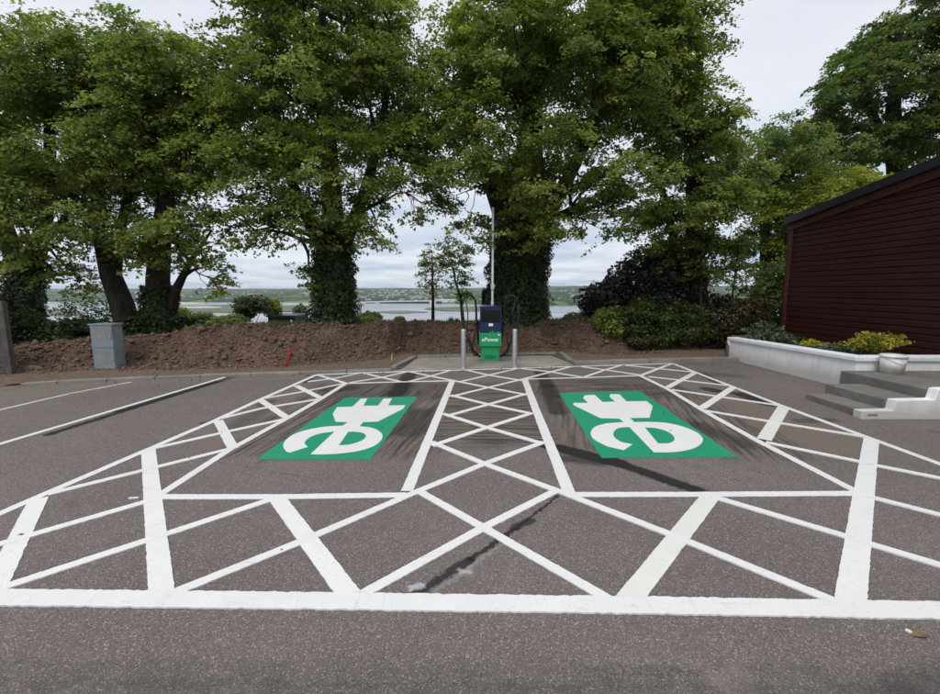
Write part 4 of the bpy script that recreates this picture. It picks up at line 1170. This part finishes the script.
rocks(900, .045, 'soil_clods', 'clod', .1, 1.1)
rocks(420, .022, 'pebbles', 'stone', -.8, 1.0)
mb = MB()
for k in range(170):
    x = r_.uniform(-11, 5.5); y = float(np.interp(x, tx, ty)) + r_.uniform(.15, .95); z = float(bank_z(x, y))
    a = r_.uniform(-1.2, 1.2); L_ = r_.uniform(.08, .30)
    mb.tube([(x, y - .02, z + .01), (x + L_ * .5 * math.sin(a), y - .06, z + .03 - L_ * .2), (x + L_ * math.sin(a), y - .07, z - L_ * .5)], [.009, .007, .003], 4)
tag(mb.build('roots', M['root']), kind='stuff')
n = 420; xs = r_.uniform(-11, 8, n); ys = kerb_y(xs) - np.abs(r_.normal(0, .28, n)) - .03
far_ = r_.random(n) < .12; ys = np.where(far_, r_.uniform(3, 9, n), ys)
ps = np.stack([xs, ys, SLOPE * ys + .012], 1)
tag(leaves(ps, np.array([0, 0, 1.]) + r_.normal(0, .35, (n, 3)), r_.uniform(.02, .045, n), np.clip(r_.normal(.5, .25, n), 0, 1), 'leaf_litter', 'leafC'), kind='stuff')
xs = r_.uniform(-11.5, 6, 2600); ys = np.interp(xs, tx, ty) + r_.uniform(-.7, 1.2, 2600); ys = np.maximum(ys, kerb_y(xs) + .2 + np.interp(xs, [-1.9, -1.5, 2.6, 2.9], [0, 1.7, 1.5, 0]))
ps = np.stack([xs, ys, bank_z(xs, ys) + .02], 1)
tag(leaves(ps, np.array([0, -.3, 1.]) + r_.normal(0, .6, (2600, 3)), r_.uniform(.02, .05, 2600), np.clip(r_.normal(.6, .3, 2600), 0, 1), 'leaf_litter', 'leafC'), kind='stuff')
# broken pieces of concrete lying on the soil
for k, (px, py, s, lb) in enumerate([(164, 347, .06, 'small pale stone stuck in the bank right of the grey cabinet'), (395, 346, .10, 'pale flat stone in the bank at the left of the charger pad'), (36, 371, .22, 'flat broken concrete lump on the soil left of the grey cabinet'), (112, 386 - 18, .05, 'small grey stone at the foot of the grey cabinet')]):
    g = G(px, py)
    y = g.y + .2; x = g.x * y / g.y
    for _ in range(12):
        z = float(bank_z(x, y)); d = z - W(px, py, y).z
        if d < 0: y += .06
        else: break
        x = W(px, py, y).x
    rr2 = np.random.default_rng(k); vs = [(x + s * a * rr2.uniform(.7, 1.2), y + s * .7 * b * rr2.uniform(.7, 1.2), float(bank_z(x, y)) + s * .45 * c) for a, b, c in ((-1, -1, -.5), (1, -1, -.5), (1, 1, -.5), (-1, 1, -.5), (-.8, -.8, .5), (.9, -.7, .45), (.8, .8, .5), (-.9, .7, .6))]
    tag(MB().add(vs, [(0, 3, 2, 1), (4, 5, 6, 7), (0, 1, 5, 4), (1, 2, 6, 5), (2, 3, 7, 6), (3, 0, 4, 7)]).build('stone', M['stone'], bevel=s * .12), lb, 'stone')

# ------------------------------------------------------------------ red duct and yellow marker
p0 = G(287, 367); y0 = p0.y
tag(MB().tube([p0 + Vector((-.05, 0, 0)), p0 + Vector((.0, .02, .10)), p0 + Vector((.06, .04, .24)), p0 + Vector((.065, .05, .40)), p0 + Vector((.03, .06, .47))], .026, 10).build('red_duct', M['red']),
    'bent red plastic cable duct sticking out of the soil behind the kerb', 'duct')
p0 = G(397.5, 366)
tag(MB().tube([p0 + Vector((-.2, .12, .02)), p0 + Vector((-.17, .12, .12)), p0 + Vector((-.16, .13, .30))], [.016, .012, .010], 6).build('marker_peg', M['yellow']),
    'thin yellow marker peg beside the left corner of the concrete pad', 'peg')

# ------------------------------------------------------------------ cabinet
base = G(94, 370); e = empty('utility_cabinet', (base.x, base.y, base.z), R(2)); tag(e, 'grey metal electrical cabinet with two stacked doors standing on the soil', 'cabinet')
w_, d_, h_ = .55, .34, 1.12
MB().box(0.01, w_ - .01, .012, d_ - .01, .0, h_ - .02).build('cabinet_body', M['cabinet'], e, bevel=.006)
MB().box(-.02, w_ + .02, -.015, d_ + .015, h_ - .02, h_ + .02).build('lid', M['cabinet'], e, bevel=.008)
for z0, z1 in ((.02, .54), (.555, h_ - .03)):
    dr = MB().box(.022, w_ - .022, -.008, .012, z0, z1).build('door', M['cabinet'], e, bevel=.004)
    MB().box(w_ - .085, w_ - .055, -.024, -.008, (z0 + z1) / 2 - .05, (z0 + z1) / 2 + .05).build('handle', M['steel'], dr, bevel=.003)
    zc = z0 + (z1 - z0) * .60
    # faded orange danger symbol sprayed on each door, flat print on the metal
    st = MB()
    for (a, b, c, d2) in ((-.05, .02, -.035, .045), (-.03, .04, .0, .025), (-.045, -.05, -.03, .01), (-.005, .05, .01, .06), (-.02, -.05, .035, -.035), (.02, -.03, .035, .03)):
        st.box(w_ * .42 + a, w_ * .42 + c + .0, -.0105, -.0082, zc + min(b, d2), zc + max(b, d2))
    st.build('sticker', M['orange'], dr)
MB().box(w_ - .0105, w_ + .0, .05, d_ - .05, .1, h_ - .1).build('side_panel', M['cabinet'], e, bevel=.003)

# ------------------------------------------------------------------ bollards
for (px, py, lb) in ((463.5, 368.2, 'steel bollard left of the charger'), (514.5, 368.0, 'steel bollard right of the charger')):
    b = G(px, py, .006); e = empty('bollard', b); tag(e, lb, 'bollard', 'steel bollards in front of the charger')
    MB().lathe([(.062, 0), (.062, .955), (.058, .975), (.045, .985), (0, .987)], 24).build('post', M['steel'], e)
    MB().lathe([(.075, 0), (.075, .008), (.063, .012)], 24).build('base_collar', M['steel'], e)

# ------------------------------------------------------------------ charger
cb = G(490, 361.6, .006); ch = empty('charging_station', cb, R(0)); tag(ch, 'navy and green car charging station with cables on both sides on the concrete pad', 'charger')
MB().box(-.31, .31, -.20, .22, 0, .035).build('plinth', M['kerb'], ch, bevel=.006)
MB().box(-.235, .235, -.16, .18, .035, .44).build('lower_body', M['chgreen'], ch, bevel=.012)
MB().box(-.295, .295, -.21, .20, .44, .80).build('middle_body', M['chgreen'], ch, bevel=.015)
up = MB().box(-.275, .285, -.19, .19, .80, 1.46).build('upper_body', M['navy'], ch, bevel=.012)
# green zigzag top edge of the middle section
z = []
MB().add([(-.05, -.2125, .80), (.0, -.2125, .86), (.03, -.2125, .80), (.06, -.2125, .89), (.11, -.2125, .80), (.2, -.2125, .84), (.285, -.2125, .80),
          (-.05, -.192, .80), (.0, -.192, .86), (.03, -.192, .80), (.06, -.192, .89), (.11, -.192, .80), (.2, -.192, .84), (.285, -.192, .80)],
         [(0, 2, 1), (2, 4, 3), (4, 6, 5), (0, 1, 8, 7), (1, 2, 9, 8), (2, 3, 10, 9), (3, 4, 11, 10), (4, 5, 12, 11), (5, 6, 13, 12), (7, 8, 9), (9, 10, 11), (11, 12, 13)]).build('green_crest', M['chgreen'], ch)
MB().add([(-.285, -.20, 1.46), (.295, -.20, 1.46), (.295, .20, 1.46), (-.285, .20, 1.46), (-.285, -.205, 1.50), (.295, -.205, 1.50), (.295, .20, 1.53), (-.285, .20, 1.53)],
         [(0, 3, 2, 1), (4, 5, 6, 7), (0, 1, 5, 4), (1, 2, 6, 5), (2, 3, 7, 6), (3, 0, 4, 7)]).build('top_cover', M['navy'], ch, bevel=.006)
MB().box(-.245, .255, -.1985, -.188, 1.09, 1.42).build('screen', M['screen'], ch, bevel=.004)
MB().box(-.05, .065, -.1965, -.189, .985, 1.055).build('reader', M['sticker'], ch, bevel=.004)
def text(body, size, loc, m, parent, name, rx=90, align='CENTER'):
    cu = bpy.data.curves.new('t', 'FONT'); cu.body = body; cu.size = size; cu.align_x = align; cu.align_y = 'CENTER'; cu.extrude = .001; cu.offset = .0025
    tmp = bpy.data.objects.new('t', cu); col.objects.link(tmp)
    me = bpy.data.meshes.new_from_object(tmp.evaluated_get(bpy.context.evaluated_depsgraph_get())); bpy.data.objects.remove(tmp)
    me.materials.clear(); me.materials.append(m)
    me.transform(Matrix.Translation(loc) @ Matrix.Rotation(R(rx), 4, 'X'))
    return link(bpy.data.objects.new(name, me), parent)
text('ePower', .145, (-.005, -.2125, .625), M['sticker'], ch, 'lettering')
# little plug mark at the right
MB().box(.20, .24, -.214, -.2105, .735, .775).box(.24, .262, -.214, -.2105, .742, .750).box(.24, .262, -.214, -.2105, .760, .768).box(.175, .20, -.214, -.2105, .749, .758).build('plug_mark', M['sticker'], ch)
for k in range(5):
    MB().box(-.15, .15, -.163, -.1595, .10 + k * .022, .108 + k * .022).build('vent_slat', M['navy'], ch)
for s in (-1, 1):
    # spring arm: a loop of stiff cable guide above the cabinet side
    arm = MB().tube([(s * .30, .06, .50), (s * .37, .05, 1.0), (s * .38, .04, 1.45), (s * .40, .02, 1.66), (s * .48, -.01, 1.77), (s * .60, -.03, 1.79), (s * .70, -.05, 1.71), (s * .745, -.06, 1.55)], [.03, .03, .03, .028, .026, .024, .022, .02], 8).build('cable_arm', M['rubber'], ch)
    MB().box(min(s * .285, s * .36), max(s * .285, s * .36), -.06, .10, .86, 1.12).build('connector_holster', M['rubber'], ch, bevel=.01)
    MB().tube([(s * .34, -.03, 1.04), (s * .37, -.10, 1.10), (s * .39, -.15, 1.08), (s * .40, -.16, .98)], [.03, .035, .03, .022], 8).build('connector', M['rubber'], ch)
    # hanging cables
    MB().tube([(s * .745, -.06, 1.55), (s * .76, -.06, 1.25), (s * .70, -.07, .95), (s * .62, -.08, .66), (s * .52, -.09, .42), (s * .40, -.09, .24), (s * .27, -.06, .13)], .020, 8).build('charging_cable', M['rubber'], ch)
    MB().tube([(s * .40, -.16, .98), (s * .42, -.17, .75), (s * .47, -.16, .50), (s * .50, -.12, .34), (s * .44, -.08, .20), (s * .30, -.05, .16)], .018, 8).build('charging_cable', M['rubber'], ch)
    MB().tube([(s * .66, -.05, 1.68), (s * .60, -.06, 1.3), (s * .62, -.09, .95), (s * .55, -.10, .60), (s * .45, -.10, .34), (s * .32, -.08, .20)], .014, 8).build('charging_cable', M['rubber'], ch)

pb = G(492, 358.5); e = empty('slim_pole', pb); tag(e, 'tall thin grey metal pole behind the charging station', 'pole')
MB().lathe([(.042, 0), (.042, 1.6), (.034, 1.62), (.034, 4.15), (0, 4.16)], 16).build('shaft', M['pole'], e)
MB().lathe([(.09, 0), (.09, .015), (.045, .02)], 16).build('base_plate', M['pole'], e)
MB().box(-.05, .05, -.055, -.03, 1.95, 2.10).build('clamp', M['pole'], e, bevel=.006)

# ------------------------------------------------------------------ white planter wall with coping
a = G(737, 361); a = Vector((7.33, 12.05, 0)); b = Vector((7.66, 8.50, 0))
wall = empty('planter_wall', (a.x, a.y, sz(a.y))); tag(wall, 'low white rendered wall with white coping holding the planting bed', 'wall')
def wl_pt(x, y, z): return (x - a.x, y - a.y, z - sz(a.y))
TOPZ = .66
def wallbox(poly, z0, z1, name, m, bevel=.0):
    return MB().prism([(x - a.x, y - a.y) for x, y in poly], lambda x, y: z0(x + a.x, y + a.y) - sz(a.y), lambda x, y: z1(x + a.x, y + a.y) - sz(a.y)).build(name, M[m], wall, bevel=bevel)
f0 = lambda x, y: sz(y) - .05
top = lambda x, y: .66 + sz(10) - .09
topc = lambda x, y: .66 + sz(10)
wallbox([(7.30, 12.05), (7.66, 8.45), (7.88, 8.45), (7.52, 12.05)], f0, top, 'wall_face', 'wall')
wallbox([(7.883, 8.45), (11.5, 8.45), (11.5, 8.67), (7.883, 8.67)], f0, top, 'wall_face', 'wall')
wallbox([(7.245, 12.10), (7.61, 8.40), (7.94, 8.40), (7.57, 12.10)], top, topc, 'coping', 'cap', .018)
wallbox([(7.942, 8.40), (11.5, 8.40), (11.5, 8.72), (7.942, 8.72)], top, topc, 'coping', 'cap', .018)
wallbox([(7.35, 12.10), (7.57, 12.10), (8.6, 14.0), (8.4, 14.1)], f0, lambda x, y: .32 + sz(y), 'wall_return', 'wall')
# planting bed soil
mb = MB().prism([(7.55, 12.04), (7.90, 8.68), (11.5, 8.68), (11.5, 14.0), (8.4, 14.0)], lambda x, y: sz(y), lambda x, y: .56 + sz(10))
tag(mb.build('planting_bed', M['soil']), kind='structure')
bush('lavender_shrub', 'grey-green spiky shrub in the bed beside the far end of the coping', [(766, 335, 11.6, 19, 12, .45), (784, 340, 11.0, 8, 6, .3)], 'leafG', 71, 4600, .065, stems=9, sprigs=46, elong=1.8)
bush('golden_shrub', 'large golden yellow shrub in the bed beside the bucket', [(868, 345, 9.05, 25, 11, .30), (888, 342, 9.1, 18, 8, .25)], 'leafGold', 72, 6000, .05, stems=8, sprigs=60)
bush('golden_shrub', 'small low yellow plant in the middle of the bed', [(810, 345, 10.3, 13, 4.5, .25)], 'leafGold', 73, 1400, .045, sprigs=20)
bush('low_plant', 'low dull green plant in the bed between the two yellow plants', [(835, 349, 9.7, 16, 4, .25)], 'leafG', 74, 1400, .06)
bush('low_plant', 'low dull green plant at the far end of the bed below the timber wall', [(796, 340, 11.5, 8, 4, .25)], 'leafH', 75, 900, .07)
r_ = np.random.default_rng(90); n = 4200
ys = r_.uniform(8.75, 12.5, n); xs = r_.uniform(7.7, 9.15, n); kp = xs > 7.85 - (ys - 8.6) * .09; xs, ys = xs[kp], ys[kp]
grass(xs, ys, np.full(len(xs), .57 + sz(10)), r_.uniform(.03, .12, len(xs)), 'bed_weeds', 'leafG')

# ------------------------------------------------------------------ steps and landing
st = empty('steps', (6.25, 6.66, sz(6.66))); tag(st, 'grey concrete steps with white painted side wall leading up to the landing', 'steps')
def sbox(x0, x1, y0, y1, z0, z1, name, m, bevel=.012):
    return MB().box(x0 - 6.25, x1 - 6.25, y0 - 6.66, y1 - 6.66, z0 - sz(6.66), z1 - sz(6.66)).build(name, M[m], st, bevel=bevel)
zb = sz(7.3)
sbox(6.24, 6.72, 6.80, 7.86, -.02, zb + .11, 'tread', 'step', .018)
sbox(6.70, 7.38, 6.80, 7.98, -.02, zb + .27, 'tread', 'step', .018)
sbox(7.36, 11.5, 6.80, 8.447, -.02, zb + .43, 'landing', 'step', .014)
prof = [(6.20, 0), (6.20, .115), (6.70, .125), (6.725, .29), (7.33, .30), (7.365, .465), (7.44, .475), (11.5, .475), (11.5, 0)]
mb = MB(); vs = [(x - 6.25, yy - 6.66, z + (zb if z > 0 else -.03) - sz(6.66)) for yy in (6.64, 6.797) for x, z in prof]; n = len(prof)
mb.add(vs, [tuple(range(n)), tuple(range(n, 2 * n))[::-1]] + [(i, n + i, n + (i + 1) % n, (i + 1) % n) for i in range(n)])
mb.build('side_wall', M['wall'], st, bevel=.012)
sc = MB()
for k in range(7):
    x = .045 + k * .022; sc.tube([(x, -.0225, .035 + zb - sz(6.66)), (x + .012, -.0225, .068 + zb - sz(6.66) + .01 * (k % 2)), (x + .024, -.0225, .04 + zb - sz(6.66))], .003, 4)
sc.build('scribble', M['rubber'], st)

# bucket on the landing
bk = W(892.5, 366, 8.18); zl = zb + .43
e = empty('bucket', (bk.x, 8.18, zl)); tag(e, 'dirty white round plastic bucket on the landing in front of the coping', 'bucket')
MB().lathe([(0, .004), (.165, .004), (.172, .0), (.196, .35), (.190, .35), (.165, .02), (0, .02)], 32).build('tub', M['tub'], e)
MB().lathe([(.192, .31), (.206, .312), (.208, .352), (.195, .360), (.186, .352)], 32).build('rim', M['tub'], e)
MB().lathe([(.18, .285), (.12, .30), (0, .295)], 20).build('contents', M['stone'], e)
hd = [(.206 * math.cos(t), .206 * math.sin(t) * .97, .32 - .12 * math.sin(t * 1) ** 2 * (1 if math.sin(t) < 0 else 0)) for t in np.linspace(math.pi, 2 * math.pi, 15)]
MB().tube(hd, .004, 5).build('handle', M['steel'], e)

# ------------------------------------------------------------------ timber building
XB = 9.62; Y0, Y1 = -2.0, 13.25
rz = lambda y: 4.22 + (13.25 - y) * .128
bd = empty('timber_building', (XB, Y1, sz(10) + .5)); tag(bd, 'dark maroon timber-clad building with sloping black roof edge', 'building')
bz = sz(10) + .5
def bbox(x0, x1, y0, y1, z0, z1, name, m, bevel=0): return MB().box(x0 - XB, x1 - XB, y0 - Y1, y1 - Y1, z0 - bz, z1 - bz).build(name, M[m], bd, bevel=bevel)
MB().prism([(.05, -.05), (.05, Y0 - Y1), (9, Y0 - Y1), (9, -.05)][::-1], -1.2, lambda x, y: rz(y + Y1) - bz - .02).build('wall', M['fascia'], bd)
pitch = .145; z = .50; k = 0
ztop_min = rz(Y1)
while z < rz(Y0) - .05:
    # upper boards are cut along the roof slope
    za0, zb0 = z, z + pitch - .012
    cut = lambda q: min(Y1 - .10, Y1 - (q - (rz(Y1) - .28)) / .128)
    if cut(za0) > Y0 + .5:
        o = random.uniform(-.002, .002)
        x0, x1 = -.02 + o, .046
        za, zb_ = za0 - bz, zb0 - bz
        # shiplap board: thick bottom, thinner chamfered top
        L0 = Y0 - Y1; cuts = sorted(random.uniform(5.2, 12.4) for _ in range(1 + k % 2))
        ends = [None] + [c - Y1 for c in cuts if c < cut(za0) - .6] + [None]
        for g_ in range(len(ends) - 1):
            vs = []; dz_ = random.uniform(-.0015, .0015)
            for e_ in (0, 1):
                for x, q in ((x1, za), (x0, za + .004), (x0 + .002, zb_ - .022), (x0 + .016, zb_), (x1, zb_ + .004)):
                    ye = ends[g_ + e_]
                    yy_ = (L0 if e_ == 0 else cut(q + bz) - Y1) if ye is None else ye + (.0035 if e_ == 0 else -.0035)
                    vs.append((x + (dz_ if x < .02 else 0), yy_, q))
            MB().add(vs, [(0, 1, 2, 3, 4), (9, 8, 7, 6, 5), (0, 5, 6, 1), (1, 6, 7, 2), (2, 7, 8, 3), (3, 8, 9, 4), (4, 9, 5, 0)]).build('board', M['board'], bd)
    z += pitch; k += 1
bbox(XB - .045, XB + .06, Y1 - .10, Y1 + .03, .40, rz(Y1) - .12, 'corner_trim', 'trim', .004)
def slopebox(x0, x1, y0, y1, d0, d1, name, m):
    vs = []
    for d in (d0, d1):
        for (x, y) in ((x0, y0), (x1, y0), (x1, y1), (x0, y1)):
            vs.append((x - XB, y - Y1, rz(y) + d - bz))
    return MB().add(vs, [(0, 3, 2, 1), (4, 5, 6, 7), (0, 1, 5, 4), (1, 2, 6, 5), (2, 3, 7, 6), (3, 0, 4, 7)]).build(name, M[m], bd)
slopebox(XB - .06, XB + .03, Y0, Y1 + .10, -.30, -.115, 'barge_board', 'trim')
slopebox(XB - .16, XB - .04, Y0, Y1 + .16, -.11, .09, 'roof_edge', 'fascia')
slopebox(XB - .035, XB + 9, Y0, Y1 + .16, -.02, .07, 'roof', 'roof')
MB().tube([(-.0, .09, -.3), (-.0, .09, rz(Y1) - bz - .35), (.04, .07, rz(Y1) - bz - .15)], .035, 8).build('downpipe', M['trim'], bd)

# ------------------------------------------------------------------ fence at the left edge
fb = G(13, 374.5); fe = empty('timber_fence', fb); tag(fe, 'grey weathered timber fence end at the left edge of the car park', 'fence')
dirv = Vector((-1, -.28, 0)).normalized()
ang_ = math.atan2(dirv.y, dirv.x); fe.rotation_euler = (0, 0, ang_)
for k in range(13):
    MB().box(.06, 3.4, -.014 + random.uniform(-.004, .004), .012, .04 + k * .125, .04 + k * .125 + .117).build('board', M['fence'], fe, bevel=.003)
for x in (.0, 1.7, 3.4):
    MB().box(x - .05, x + .05, .015, .115, -.1, 1.72).build('post', M['fence'], fe, bevel=.006)
MB().box(-.06, .058, -.03, .012, 0, 1.70).build('end_board', M['fence'], fe, bevel=.004)

# green shed beyond the bank
s = W(282, 327, 24); e = empty('garden_shed', (s.x, 24, s.z - .4)); tag(e, 'low dark green flat-roofed shed beyond the bank left of the ivy-clad trunk', 'shed')
f = 24 / F
MB().box(-13.5 * f, 13.5 * f, 0, 2, 0, .95).build('wall', M['shed'], e)
MB().box(-14.5 * f, 14.5 * f, -.12, 2.1, .95, 1.05).build('roof', M['fascia'], e)
MB().box(9 * f, 10.5 * f, -.02, -.001, .55, .80).build('window', M['farwhite'], e)
